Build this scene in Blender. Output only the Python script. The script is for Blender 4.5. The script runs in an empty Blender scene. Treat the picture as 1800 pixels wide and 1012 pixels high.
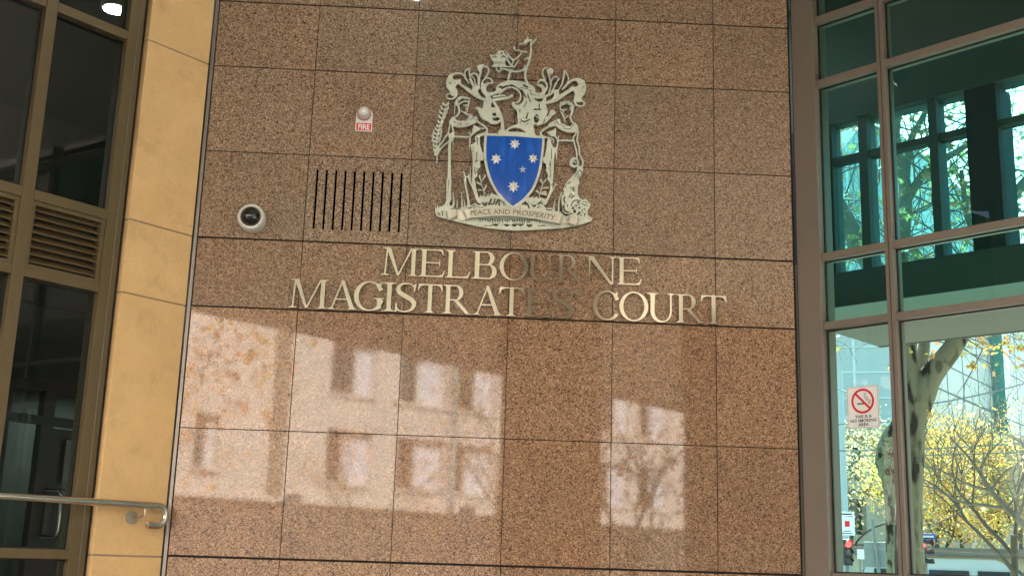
import bpy, bmesh, math, random
import numpy as np
from mathutils import Vector, Matrix
random.seed(7); rng = np.random.RandomState(7)
R_ = math.radians
SC = bpy.context.scene
COL = SC.collection
# ------------------------------------------------------------------ camera
F_PX = 2066.3; PITCH, YAW, ROLL = .2301, .0397, .0309
CAM = np.array([2.0721, -8.7961, 1.6])
def _basis():
    cy, sy, cp, sp = math.cos(YAW), math.sin(YAW), math.cos(PITCH), math.sin(PITCH)
    f = np.array([sy*cp, cy*cp, sp]); rt = np.array([cy, -sy, 0.]); up = np.cross(rt, f)
    cr, sr = math.cos(ROLL), math.sin(ROLL)
    return f, cr*rt+sr*up, -sr*rt+cr*up
CF, CR, CU = _basis()
cd = bpy.data.cameras.new('camera'); cam = bpy.data.objects.new('camera', cd); COL.objects.link(cam)
cd.sensor_fit = 'HORIZONTAL'; cd.sensor_width = 36; cd.lens = 36*F_PX/1800
cd.clip_start = .05; cd.clip_end = 2000
m = Matrix(((CR[0], CU[0], -CF[0], CAM[0]), (CR[1], CU[1], -CF[1], CAM[1]), (CR[2], CU[2], -CF[2], CAM[2]), (0, 0, 0, 1)))
cam.matrix_world = m
SC.camera = cam
# ------------------------------------------------------------------ sky, sun, exposure
SUN_AZ, SUN_EL = R_(12), R_(40)          # azimuth clockwise from +y
w = bpy.data.worlds.new('World'); SC.world = w; w.use_nodes = True
nt = w.node_tree; nt.nodes.clear()
sk = nt.nodes.new('ShaderNodeTexSky'); sk.sky_type = 'NISHITA'; sk.sun_disc = False
sk.sun_elevation = SUN_EL; sk.sun_rotation = SUN_AZ; sk.air_density = 1.3; sk.dust_density = 2.5
bg = nt.nodes.new('ShaderNodeBackground'); bg.inputs[1].default_value = .12
wo = nt.nodes.new('ShaderNodeOutputWorld')
nt.links.new(sk.outputs[0], bg.inputs[0]); nt.links.new(bg.outputs[0], wo.inputs[0])
sl = bpy.data.lights.new('sun', 'SUN'); sl.energy = 4.5; sl.angle = R_(.5); sl.color = (1, .95, .87)
so = bpy.data.objects.new('sun', sl); COL.objects.link(so)
sd = Vector((math.sin(SUN_AZ)*math.cos(SUN_EL), math.cos(SUN_AZ)*math.cos(SUN_EL), math.sin(SUN_EL)))
so.rotation_euler = sd.to_track_quat('Z', 'Y').to_euler(); so.location = (0, 30, 40)
vs = SC.view_settings
vs.view_transform = 'Standard'; vs.look = 'None'; vs.gamma = 1; vs.exposure = 3.3
SC.render.engine = 'CYCLES'
SC.cycles.max_bounces = 10; SC.cycles.diffuse_bounces = 5; SC.cycles.glossy_bounces = 5
SC.cycles.transparent_max_bounces = 24; SC.cycles.transmission_bounces = 6
SC.cycles.sample_clamp_indirect = 8; SC.cycles.caustics_reflective = False; SC.cycles.caustics_refractive = False

# ------------------------------------------------------------------ authoring helpers
def ray(u, v): return CF+CR*(u-900)/F_PX-CU*(v-506)/F_PX
def hit(u, v, P, n):
    d = ray(u, v); return CAM+d*(np.dot(np.array(P)-CAM, n)/np.dot(d, n))
def at(u, v, dist):
    d = ray(u, v); return CAM+d*(dist/math.hypot(d[0], d[1]))
def tag(o, label=None, cat=None, group=None, kind=None):
    if label: o['label'] = label
    if cat: o['category'] = cat
    if group: o['group'] = group
    if kind: o['kind'] = kind
    return o
def empty(name, loc=(0, 0, 0), label=None, cat=None, group=None):
    o = bpy.data.objects.new(name, None); COL.objects.link(o); o.location = loc; o.empty_display_size = .2
    return tag(o, label, cat, group)
def link(name, me, parent=None):
    o = bpy.data.objects.new(name, me); COL.objects.link(o)
    if parent is not None:
        o.parent = parent; 
        p = parent; loc = Vector((0, 0, 0))
        while p is not None: loc += p.location; p = p.parent
        o.location = -loc
    return o
class MB:
    def __init__(s): s.v = []; s.f = []
    def box(s, a, b):
        x0, y0, z0 = a; x1, y1, z1 = b; n = len(s.v)
        s.v += [(x0, y0, z0), (x1, y0, z0), (x1, y1, z0), (x0, y1, z0), (x0, y0, z1), (x1, y0, z1), (x1, y1, z1), (x0, y1, z1)]
        s.f += [tuple(n+i for i in q) for q in ((0, 3, 2, 1), (4, 5, 6, 7), (0, 1, 5, 4), (1, 2, 6, 5), (2, 3, 7, 6), (3, 0, 4, 7))]
        return s
    def obox(s, P, a0, a1, b0, b1, z0, z1):     # P=plane frame: box in (s, off, z)
        n = len(s.v)
        for z in (z0, z1):
            for q, o in ((a0, b0), (a1, b0), (a1, b1), (a0, b1)): s.v.append(P(q, o, z))
        s.f += [tuple(n+i for i in q) for q in ((0, 3, 2, 1), (4, 5, 6, 7), (0, 1, 5, 4), (1, 2, 6, 5), (2, 3, 7, 6), (3, 0, 4, 7))]
        return s
    def tube(s, pts, rad, n=10, cap=True):
        pts = [Vector(p) for p in pts]; base = len(s.v)
        if not hasattr(rad, '__len__'): rad = [rad]*len(pts)
        t0 = (pts[1]-pts[0]).normalized()
        u = t0.orthogonal().normalized()
        for i, p in enumerate(pts):
            a = pts[max(i-1, 0)]; b = pts[min(i+1, len(pts)-1)]; t = (b-a).normalized()
            u = (u-t*u.dot(t))
            u = u.normalized() if u.length > 1e-6 else t.orthogonal().normalized()
            v = t.cross(u)
            for k in range(n):
                an = 2*math.pi*k/n; s.v.append(tuple(p+(u*math.cos(an)+v*math.sin(an))*rad[i]))
        for i in range(len(pts)-1):
            for k in range(n):
                s.f.append((base+i*n+k, base+i*n+(k+1) % n, base+(i+1)*n+(k+1) % n, base+(i+1)*n+k))
        if cap:
            s.f.append(tuple(base+k for k in reversed(range(n)))); s.f.append(tuple(base+(len(pts)-1)*n+k for k in range(n)))
        return s
    def prism(s, poly, fn, d0, d1):            # poly 2d, fn(u,v,depth)->xyz
        n = len(s.v); k = len(poly)
        for d in (d0, d1):
            for p in poly: s.v.append(tuple(fn(p[0], p[1], d)))
        s.f.append(tuple(n+i for i in range(k))); s.f.append(tuple(n+k+i for i in reversed(range(k))))
        for i in range(k): s.f.append((n+i, n+k+i, n+k+(i+1) % k, n+(i+1) % k))
        return s
    def build(s, name, mat, parent=None, smooth=False, bevel=0):
        me = bpy.data.meshes.new(name); me.from_pydata([tuple(map(float, v)) for v in s.v], [], s.f); me.update()
        bm = bmesh.new(); bm.from_mesh(me); bmesh.ops.recalc_face_normals(bm, faces=bm.faces[:])
        if bevel: bmesh.ops.bevel(bm, geom=bm.edges[:], offset=bevel, segments=2, affect='EDGES', profile=.5)
        bm.to_mesh(me); bm.free()
        if mat: me.materials.append(mat)
        if smooth:
            for p in me.polygons: p.use_smooth = True
            try: me.set_sharp_from_angle(angle=R_(40))
            except Exception: pass
        return link(name, me, parent)
# ------------------------------------------------------------------ materials
def mat(name, col=(.5, .5, .5), rough=.5, metal=0, spec=.5, **kw):
    m = bpy.data.materials.new(name); m.use_nodes = True; b = m.node_tree.nodes['Principled BSDF']
    b.inputs['Base Color'].default_value = (*col, 1); b.inputs['Roughness'].default_value = rough
    b.inputs['Metallic'].default_value = metal; b.inputs['Specular IOR Level'].default_value = spec
    for k, v in kw.items(): b.inputs[k.replace('_', ' ')].default_value = v
    return m
class NT:
    def __init__(s, m): s.t = m.node_tree; s.b = s.t.nodes['Principled BSDF']; s.tc = s.n('ShaderNodeTexCoord').outputs['Object']
    def n(s, ty, **kw):
        n = s.t.nodes.new(ty)
        for k, v in kw.items(): setattr(n, k, v)
        return n
    def L(s, a, b): s.t.links.new(a, b)
    def noise(s, scale, detail=4, rough=.55, vec=None):
        n = s.n('ShaderNodeTexNoise'); n.inputs['Scale'].default_value = scale; n.inputs['Detail'].default_value = detail
        n.inputs['Roughness'].default_value = rough; s.L(vec or s.tc, n.inputs['Vector']); return n.outputs['Fac']
    def ramp(s, fac, stops, interp='LINEAR'):
        r = s.n('ShaderNodeValToRGB'); r.color_ramp.interpolation = interp; e = r.color_ramp.elements
        while len(e) < len(stops): e.new(.5)
        for i, (p, c) in enumerate(stops): e[i].position = p; e[i].color = (*c, 1) if len(c) == 3 else c
        s.L(fac, r.inputs[0]); return r.outputs[0]
    def mix(s, fac, a, b, mode='MIX'):
        x = s.n('ShaderNodeMix', data_type='RGBA', blend_type=mode)
        for i, v in ((0, fac), (6, a), (7, b)):
            if hasattr(v, 'links'): s.L(v, x.inputs[i])
            else: x.inputs[i].default_value = v if i == 0 else (*v, 1)
        return x.outputs[2]
    def bump(s, h, strength=.2, dist=.01):
        b = s.n('ShaderNodeBump'); b.inputs['Strength'].default_value = strength; b.inputs['Distance'].default_value = dist
        s.L(h, b.inputs['Height']); s.L(b.outputs[0], s.b.inputs['Normal'])
def varied(name, c0, c1, scale=3, rough=.6, metal=0, spec=.5, bump=0, bscale=40, rv=0):
    m = mat(name, c0, rough, metal, spec); t = NT(m)
    t.L(t.ramp(t.noise(scale, 6, .6), [(.3, c0), (.7, c1)]), t.b.inputs['Base Color'])
    if bump: t.bump(t.noise(bscale, 5), bump, .01)
    if rv:
        mr = t.n('ShaderNodeMapRange'); mr.inputs[3].default_value = rough-rv; mr.inputs[4].default_value = rough+rv
        t.L(t.noise(scale*4, 5), mr.inputs[0]); t.L(mr.outputs[0], t.b.inputs['Roughness'])
    return m
def granite(name, dark=False):
    m = mat(name, (.3, .2, .15), .45, 0, .25); t = NT(m)
    v = t.n('ShaderNodeTexVoronoi'); v.inputs['Scale'].default_value = 132; v.inputs['Randomness'].default_value = 1
    # wobble the cells so that the grains are irregular
    nz = t.n('ShaderNodeTexNoise'); nz.inputs['Scale'].default_value = 45; nz.inputs['Detail'].default_value = 2; t.L(t.tc, nz.inputs['Vector'])
    sc = t.n('ShaderNodeVectorMath', operation='SCALE'); sc.inputs['Scale'].default_value = .022; t.L(nz.outputs['Color'], sc.inputs[0])
    ad = t.n('ShaderNodeVectorMath', operation='ADD'); t.L(t.tc, ad.inputs[0]); t.L(sc.outputs[0], ad.inputs[1]); t.L(ad.outputs[0], v.inputs['Vector'])
    sp = t.n('ShaderNodeSeparateColor'); t.L(v.outputs['Color'], sp.inputs[0])
    g = t.ramp(sp.outputs[0], [(0, (.055, .032, .020)), (.12, (.17, .102, .060)), (.34, (.27, .170, .100)), (.56, (.345, .232, .145)), (.74, (.33, .190, .122)), (.88, (.47, .345, .24))], 'CONSTANT')
    g2 = t.ramp(t.noise(150, 3, .7), [(.35, (.45, .42, .40)), (.5, (1, 1, 1)), (.66, (1.5, 1.5, 1.45))])
    c = t.mix(.8, g, g2, 'MULTIPLY')
    big = t.ramp(t.noise(1.1, 5, .6), [(.36, (.93, .98, .98)), (.5, (1, 1, 1)), (.66, (1.04, .98, .96)), (.76, (1.2, .94, .84))])
    c = t.mix(.75, c, big, 'MULTIPLY')
    mid = t.ramp(t.noise(5, 6, .7), [(.33, (.74, .76, .76)), (.47, (1, 1, 1)), (.62, (1.06, 1.02, 1.0))])
    c = t.mix(.45, c, mid, 'MULTIPLY')
    mp = t.n('ShaderNodeMapping'); mp.inputs['Scale'].default_value = (9, 9, .7); t.L(t.tc, mp.inputs[0])
    c = t.mix(.5, c, t.ramp(t.noise(1.0, 4, .6, mp.outputs[0]), [(.30, (.74, .76, .78)), (.42, (1, 1, 1)), (.66, (1, 1, 1)), (.78, (1.1, 1.09, 1.08))]), 'MULTIPLY')
    at_ = t.n('ShaderNodeAttribute'); at_.attribute_name = 'tone'
    c = t.mix(1, c, at_.outputs['Color'], 'MULTIPLY')
    t.L(c, t.b.inputs['Base Color'])
    t.b.inputs['Coat Weight'].default_value = 1; t.b.inputs['Coat Roughness'].default_value = .035; t.b.inputs['Coat IOR'].default_value = 1.55
    return m
def glassmat(name, tint, refl=1.0, rough=0.0, base=.0):
    m = bpy.data.materials.new(name); m.use_nodes = True; t = m.node_tree; t.nodes.clear()
    o = t.nodes.new('ShaderNodeOutputMaterial'); tr = t.nodes.new('ShaderNodeBsdfTransparent'); tr.inputs[0].default_value = (*tint, 1)
    gl = t.nodes.new('ShaderNodeBsdfGlossy'); gl.inputs['Roughness'].default_value = rough; gl.inputs[0].default_value = (refl, refl, refl, 1)
    fr = t.nodes.new('ShaderNodeFresnel'); fr.inputs[0].default_value = 1.5
    ad = t.nodes.new('ShaderNodeMath'); ad.operation = 'ADD'; ad.inputs[1].default_value = base; ad.use_clamp = True
    t.links.new(fr.outputs[0], ad.inputs[0])
    mx = t.nodes.new('ShaderNodeMixShader'); t.links.new(ad.outputs[0], mx.inputs[0]); t.links.new(tr.outputs[0], mx.inputs[1]); t.links.new(gl.outputs[0], mx.inputs[2])
    t.links.new(mx.outputs[0], o.inputs[0]); return m
def emis(name, col, s):
    m = mat(name, col, .4); b = m.node_tree.nodes['Principled BSDF']
    b.inputs['Emission Color'].default_value = (*col, 1); b.inputs['Emission Strength'].default_value = s; return m
def leafmat(name, cols):
    m = mat(name, cols[0], .55, 0, .3); t = NT(m)
    gi = t.n('ShaderNodeNewGeometry')
    n = len(cols); t_ = t.ramp(gi.outputs['Random Per Island'], [(i/n, c) for i, c in enumerate(cols)], 'CONSTANT')
    t.L(t_, t.b.inputs['Base Color'])
    tl = t.n('ShaderNodeBsdfTranslucent'); t.L(t_, tl.inputs[0]); mx = t.n('ShaderNodeMixShader'); mx.inputs[0].default_value = .5
    o = [x for x in t.t.nodes if x.type == 'OUTPUT_MATERIAL'][0]
    t.L(t.b.outputs[0], mx.inputs[1]); t.L(tl.outputs[0], mx.inputs[2]); t.L(mx.outputs[0], o.inputs[0]); return m
M = {}
M['granite'] = granite('polished_granite')
M['joint'] = mat('joint_sealant', (.02, .014, .01), .8)
M['sandstone'] = varied('sandstone_cladding', (.73, .475, .225), (.83, .575, .29), 2.2, .8, 0, .2, .15, 60)
_t = NT(M['sandstone'])
_c = _t.b.inputs['Base Color'].links[0].from_socket
_c = _t.mix(.6, _c, _t.ramp(_t.noise(3.2, 8, .7), [(.32, (.72, .70, .66)), (.46, (.97, .97, .97)), (.6, (1.04, 1.02, .98)), (.74, (1.08, 1.08, 1.12))]), 'MULTIPLY')
_c = _t.mix(.5, _c, _t.ramp(_t.noise(60, 3, .7), [(.3, (.86, .85, .84)), (.6, (1.03, 1.03, 1.03))]), 'MULTIPLY')
_c = _t.mix(.7, _c, _t.ramp(_t.noise(9, 2, .5), [(.78, (1, 1, 1)), (.84, (.62, .58, .52))]), 'MULTIPLY')
_t.L(_c, _t.b.inputs['Base Color'])
M['bronze'] = varied('bronze_frame', (.115, .083, .036), (.14, .10, .045), 2, .42, .15, .5, 0, 40, .06)
M['taupe'] = varied('taupe_frame', (.195, .155, .122), (.225, .18, .142), 1.5, .45, .1, .4, 0, 40, .06)
M['black'] = mat('black_gasket', (.012, .011, .009), .6)
M['pit'] = mat('slot_darkness', (.003, .003, .003), 1, 0, 0)
M['trim'] = varied('aluminium_trim', (.22, .19, .165), (.28, .25, .22), 6, .4, .4)
M['letter'] = varied('brushed_steel_letter', (.84, .81, .69), (.90, .87, .76), 3, .09, 1, .5, 0, 40, .02)
M['crest'] = varied('satin_steel_plate', (.60, .64, .54), (.80, .84, .73), 9, .30, .5, .5, 0, 40, .08)
M['starm'] = mat('star_steel', (.88, .87, .82), .3, .4)
M['blue'] = mat('blue_enamel', (.012, .085, .50), .3, 0, .3, Coat_Weight=.15, Coat_Roughness=.1)
_t = NT(M['blue']); 
_s = _t.n('ShaderNodeMapping'); _s.inputs['Scale'].default_value = (14, 14, 3); _t.L(_t.tc, _s.inputs[0])
_t.L(_t.ramp(_t.noise(1.3, 5, .6, _s.outputs[0]), [(.45, (.003, .085, .47)), (.6, (.006, .115, .56)), (.78, (.05, .22, .66))]), _t.b.inputs['Base Color'])
M['scroll'] = mat('motto_scroll_steel', (.66, .62, .50), .42, .35)
M['ink'] = mat('engraved_lettering', (.10, .12, .10), .6)
M['steel'] = mat('stainless_rail', (.62, .58, .50), .22, 1)
M['white'] = mat('white_enamel', (.90, .89, .87), .35)
M['whiteplastic'] = mat('white_camera_housing', (.72, .72, .68), .3)
M['dome'] = mat('smoked_dome', (.006, .006, .006), .04, 0, .8)
M['red'] = mat('sign_red', (.72, .012, .035), .4)
M['lens'] = mat('strobe_lens', (.65, .62, .58), .12, 0, .6)
M['lensb'] = mat('strobe_lens_base', (.48, .22, .20), .3)
M['blackpaint'] = mat('black_paint', (.02, .02, .022), .4)
M['concrete'] = varied('paving_concrete', (.28, .26, .23), (.38, .36, .33), 1.5, .85)
M['asphalt'] = varied('asphalt', (.045, .045, .048), (.07, .07, .07), 8, .9)
M['soffit'] = varied('painted_soffit', (.70, .66, .58), (.74, .70, .62), .8, .8)
M['beam'] = varied('cream_render', (.76, .71, .60), (.80, .75, .64), 1.2, .8)
M['facade'] = varied('pale_stone_facade', (.52, .47, .41), (.58, .53, .47), .6, .8)
M['facade_dark'] = varied('dark_brown_base', (.07, .06, .05), (.11, .095, .08), 1, .7)
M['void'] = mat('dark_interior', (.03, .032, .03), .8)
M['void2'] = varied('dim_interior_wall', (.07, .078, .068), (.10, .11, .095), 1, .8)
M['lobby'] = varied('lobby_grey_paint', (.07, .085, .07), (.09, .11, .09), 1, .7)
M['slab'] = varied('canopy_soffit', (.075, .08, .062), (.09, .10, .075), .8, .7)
M['glassL'] = glassmat('dark_tinted_glass', (.26, .30, .29), .62, 0, .02)
M['glassE'] = glassmat('aqua_tinted_glass', (.38, .56, .50), .5, 0, .0)
M['glassD'] = glassmat('pale_tinted_glass', (.42, .54, .48), .6, 0, .0)
M['glassR'] = glassmat('green_tinted_glass', (.29, .60, .51), .4, 0, .0)
M['glassC'] = glassmat('cyan_tinted_glass', (.46, .82, .88), .9, 0, .0)
M['winglass'] = mat('distant_window_glass', (.03, .035, .04), .08, 0, .8)
M['blind'] = mat('pale_window_blind', (.62, .62, .66), .6)
M['panelb'] = varied('pale_metal_panel', (.40, .47, .45), (.44, .51, .49), .3, .5)
M['panelj'] = mat('panel_joint', (.08, .10, .11), .6)
M['paneljw'] = mat('pale_panel_joint', (.6, .68, .68), .5)
M['teal'] = mat('teal_glass_fin', (.05, .27, .23), .2, 0, .6)
M['oldstone'] = varied('old_stone_wall', (.40, .36, .25), (.54, .49, .36), 1.1, .85)
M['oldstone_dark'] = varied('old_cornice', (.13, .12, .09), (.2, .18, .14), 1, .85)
M['pole'] = mat('painted_pole', (.34, .42, .43), .4)
M['poled'] = mat('dark_pole', (.16, .2, .2), .5)
M['signwhite'] = mat('sign_white', (.75, .75, .75), .4)
M['signblue'] = mat('sign_blue', (.02, .09, .42), .4)
M['signgrey'] = mat('sign_back', (.20, .24, .25), .5)
M['lampred'] = emis('red_signal_lamp', (1, .03, .03), 1.6)
M['downlight'] = emis('downlight_lamp', (1, .96, .86), 14)
M['roomlight'] = emis('room_lamp', (.85, 1, .92), 22)
M['paint_van'] = mat('pale_van_paint', (.42, .52, .52), .3, 0, .5, Coat_Weight=.5)
M['tyre'] = mat('tyre_rubber', (.02, .02, .02), .8)
def barkmat(name, pale, mid, dark, sc=7):
    m = mat(name, pale, .85, 0, .2); t = NT(m)
    mp = t.n('ShaderNodeMapping'); mp.inputs['Scale'].default_value = (1, 1, .45); t.L(t.tc, mp.inputs[0])
    a = t.ramp(t.noise(sc, 4, .5, mp.outputs[0]), [(.40, dark), (.43, mid), (.50, pale), (.62, pale), (.66, mid)], 'LINEAR')
    t.L(a, t.b.inputs['Base Color']); t.bump(t.noise(sc*3, 5), .5, .03); return m
M['bark'] = barkmat('plane_tree_bark', (.20, .19, .12), (.10, .095, .06), (.03, .027, .02), 4.5)
M['barkrough'] = barkmat('rough_bark', (.15, .17, .11), (.07, .08, .05), (.015, .015, .01), 9)
M['barkgrey'] = varied('grey_bark', (.13, .12, .09), (.19, .175, .13), 6, .85)
M['barkdark'] = mat('twig_bark', (.10, .09, .065), .9)
M['leaf_autumn'] = leafmat('autumn_leaves', [(.60, .40, .08), (.55, .50, .14), (.62, .33, .10), (.46, .46, .16), (.66, .52, .12), (.45, .28, .12)])
M['leaf_mixed'] = leafmat('turning_leaves', [(.20, .20, .09), (.32, .30, .12), (.30, .18, .09), (.18, .19, .09), (.26, .16, .09), (.38, .34, .13)])
M['leaf_orange'] = leafmat('orange_leaves', [(.75, .30, .04), (.80, .45, .03), (.55, .15, .03), (.7, .5, .08)])
M['leaf_pale'] = leafmat('pale_autumn_leaves', [(.56, .52, .30), (.58, .44, .28), (.54, .54, .34), (.62, .52, .24), (.48, .46, .28)])

# ------------------------------------------------------------------ plates cut from flat sheet (signed-distance outlines)
class Field:
    def __init__(s, x0, y0, x1, y1, res):
        s.x0, s.y0, s.res = x0, y0, res
        s.nx = int(math.ceil((x1-x0)*res))+1; s.ny = int(math.ceil((y1-y0)*res))+1
        s.f = np.full((s.ny, s.nx), 9.0)
        s.X = x0+np.arange(s.nx)/res; s.Y = y0+np.arange(s.ny)/res
    def _win(s, pts, pad):
        p = np.array(pts); a = p.min(0)-pad; b = p.max(0)+pad
        i0 = max(0, int((a[0]-s.x0)*s.res)); i1 = min(s.nx, int((b[0]-s.x0)*s.res)+2)
        j0 = max(0, int((a[1]-s.y0)*s.res)); j1 = min(s.ny, int((b[1]-s.y0)*s.res)+2)
        return slice(j0, j1), slice(i0, i1)
    def _put(s, win, d, sub):
        g = s.f[win]
        s.f[win] = np.maximum(g, -d) if sub else np.minimum(g, d)
    def stroke(s, pts, w, sub=False, smooth=True):
        pts = np.array(pts, float)
        ws = np.array(w if hasattr(w, '__len__') else [w]*len(pts), float)
        if len(ws) != len(pts): ws = np.interp(np.linspace(0, 1, len(pts)), np.linspace(0, 1, len(ws)), ws)
        if smooth and len(pts) > 2:
            P = np.vstack([2*pts[0]-pts[1], pts, 2*pts[-1]-pts[-2]]); out = []; wo_ = []
            for i in range(len(pts)-1):
                for t in np.arange(0, 1, .2):
                    a, b, c, d = P[i:i+4]
                    out.append(.5*(2*b+(c-a)*t+(2*a-5*b+4*c-d)*t*t+(3*b-a-3*c+d)*t**3)); wo_.append(ws[i]*(1-t)+ws[i+1]*t)
            out.append(pts[-1]); wo_.append(ws[-1]); pts = np.array(out); ws = np.array(wo_)
        win = s._win(pts, ws.max()+1.5/s.res*2); gx = s.X[win[1]][None, :]; gy = s.Y[win[0]][:, None]
        if gx.size == 0 or gy.size == 0: return
        best = np.full((gy.size, gx.size), 9.)
        for i in range(len(pts)-1):
            a = pts[i]; e = pts[i+1]-a; L = max(e@e, 1e-12)
            t = np.clip(((gx-a[0])*e[0]+(gy-a[1])*e[1])/L, 0, 1)
            d = np.hypot(gx-a[0]-t*e[0], gy-a[1]-t*e[1])-(ws[i]*(1-t)+ws[i+1]*t)/2
            best = np.minimum(best, d)
        s._put(win, best, sub)
    def _psd(s, win, pts):
        gx = s.X[win[1]][None, :]; gy = s.Y[win[0]][:, None]
        d = np.full((gy.size, gx.size), 1e9); ins = np.zeros((gy.size, gx.size), bool); n = len(pts)
        for i in range(n):
            a = pts[i]; b = pts[(i+1) % n]; e = b-a; L = max(e@e, 1e-12)
            t = np.clip(((gx-a[0])*e[0]+(gy-a[1])*e[1])/L, 0, 1)
            d = np.minimum(d, np.hypot(gx-a[0]-t*e[0], gy-a[1]-t*e[1]))
            if abs(e[1]) > 1e-12:
                c = ((a[1] > gy) != (b[1] > gy)) & (gx < e[0]*(gy-a[1])/e[1]+a[0]); ins ^= c
        return np.where(ins, -d, d)
    def poly(s, pts, sub=False, grow=0, smooth=False):
        pts = np.array(pts, float)
        if smooth:
            n = len(pts); out = []
            for i in range(n):
                a, b, c, d = pts[i-1], pts[i], pts[(i+1) % n], pts[(i+2) % n]
                for t in (0, .25, .5, .75): out.append(.5*(2*b+(c-a)*t+(2*a-5*b+4*c-d)*t*t+(3*b-a-3*c+d)*t**3))
            pts = np.array(out)
        win = s._win(pts, abs(grow)+3/s.res)
        s._put(win, s._psd(win, pts)-grow, sub)
    def ell(s, cx, cy, rx, ry, sub=False, rot=0):
        a = np.linspace(0, 2*math.pi, 25)[:-1]; c, q = math.cos(rot), math.sin(rot)
        s.poly(np.stack([cx+rx*np.cos(a)*c-ry*np.sin(a)*q, cy+rx*np.cos(a)*q+ry*np.sin(a)*c], 1), sub)
    def mesh(s, name, fn, d0, d1, material, parent=None):
        """fn(U,V,depth)->Nx3 ; d0 front depth, d1 back depth"""
        f = s.f; f = f.copy(); f[0, :] = f[-1, :] = 9; f[:, 0] = f[:, -1] = 9
        ins = f < 0; uv = []; key = {}; faces = []; segs = []
        def corner(j, i):
            k = (j, i)
            if k not in key: key[k] = len(uv); uv.append((s.X[i], s.Y[j]))
            return key[k]
        def edge(j, i, j2, i2):
            k = (j, i, j2, i2) if (j, i) < (j2, i2) else (j2, i2, j, i)
            if k not in key:
                a, b = f[k[0], k[1]], f[k[2], k[3]]; t = min(max(a/(a-b), .03), .97)
                key[k] = len(uv); uv.append((s.X[k[1]]*(1-t)+s.X[k[3]]*t, s.Y[k[0]]*(1-t)+s.Y[k[2]]*t))
            return key[k]
        cnt = ins[:-1, :-1].astype(int)+ins[:-1, 1:]+ins[1:, 1:]+ins[1:, :-1]
        for j in range(s.ny-1):
            row = cnt[j]; nz_ = np.nonzero(row)[0]; k = 0
            while k < len(nz_):
                i = int(nz_[k])
                if row[i] == 4:
                    e = k
                    while e+1 < len(nz_) and nz_[e+1] == nz_[e]+1 and row[nz_[e+1]] == 4: e += 1
                    i2 = int(nz_[e])+1
                    faces.append((corner(j, i), corner(j, i2), corner(j+1, i2), corner(j+1, i))); k = e+1; continue
                cs = [(j, i), (j, i+1), (j+1, i+1), (j+1, i)]; pl = []; ex = []
                for q in range(4):
                    a = cs[q]; b = cs[(q+1) % 4]
                    if ins[a]: pl.append(corner(*a))
                    if ins[a] != ins[b]:
                        v = edge(*a, *b); pl.append(v); ex.append((v, bool(ins[a])))
                if len(pl) > 2:
                    faces.append(tuple(pl))
                    for q in range(len(ex)):
                        v, out = ex[q]
                        if out: segs.append((v, ex[(q+1) % len(ex)][0]))
                k += 1
        uv = np.array(uv); n = len(uv)
        V = np.vstack([fn(uv[:, 0], uv[:, 1], d0), fn(uv[:, 0], uv[:, 1], d1)])
        Fs = faces+[(a, b, b+n, a+n) for a, b in segs]
        me = bpy.data.meshes.new(name); me.from_pydata(V.tolist(), [], Fs); me.update()
        bm = bmesh.new(); bm.from_mesh(me); bmesh.ops.recalc_face_normals(bm, faces=bm.faces[:]); bm.to_mesh(me); bm.free()
        me.materials.append(material)
        return link(name, me, parent)
def text_mesh(name, s, size, place, material, parent=None, thick=.001, align='CENTER', bold=0):
    cu = bpy.data.curves.new('txt', 'FONT'); cu.body = s; cu.size = size; cu.align_x = align; cu.extrude = thick; cu.offset = bold
    cu.resolution_u = 4
    to = bpy.data.objects.new('txt', cu); COL.objects.link(to)
    bpy.context.view_layer.update()
    me = bpy.data.meshes.new_from_object(to.evaluated_get(bpy.context.evaluated_depsgraph_get()))
    bpy.data.objects.remove(to)
    for v in me.vertices: v.co = Vector(place(v.co.x, v.co.y, v.co.z))
    me.materials.clear(); me.materials.append(material); me.name = name
    return link(name, me, parent)

# ------------------------------------------------------------------ ground
g = MB(); g.v = [(-400, -400, 0), (400, -400, 0), (400, 400, 0), (-400, 400, 0)]; g.f = [(0, 1, 2, 3)]
tag(g.build('pavement', M['concrete']), kind='structure')
g = MB(); g.v = [(-120, -24, .004), (120, -24, .004), (120, -14.5, .004), (-120, -14.5, .004)]; g.f = [(0, 1, 2, 3)]
tag(g.build('road', M['asphalt']), kind='structure')
g = MB(); g.v = [(9.5, 20, .004), (60, 20, .004), (60, 32, .004), (9.5, 32, .004)]; g.f = [(0, 1, 2, 3)]
tag(g.build('side_road', M['asphalt']), kind='structure')

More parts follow.
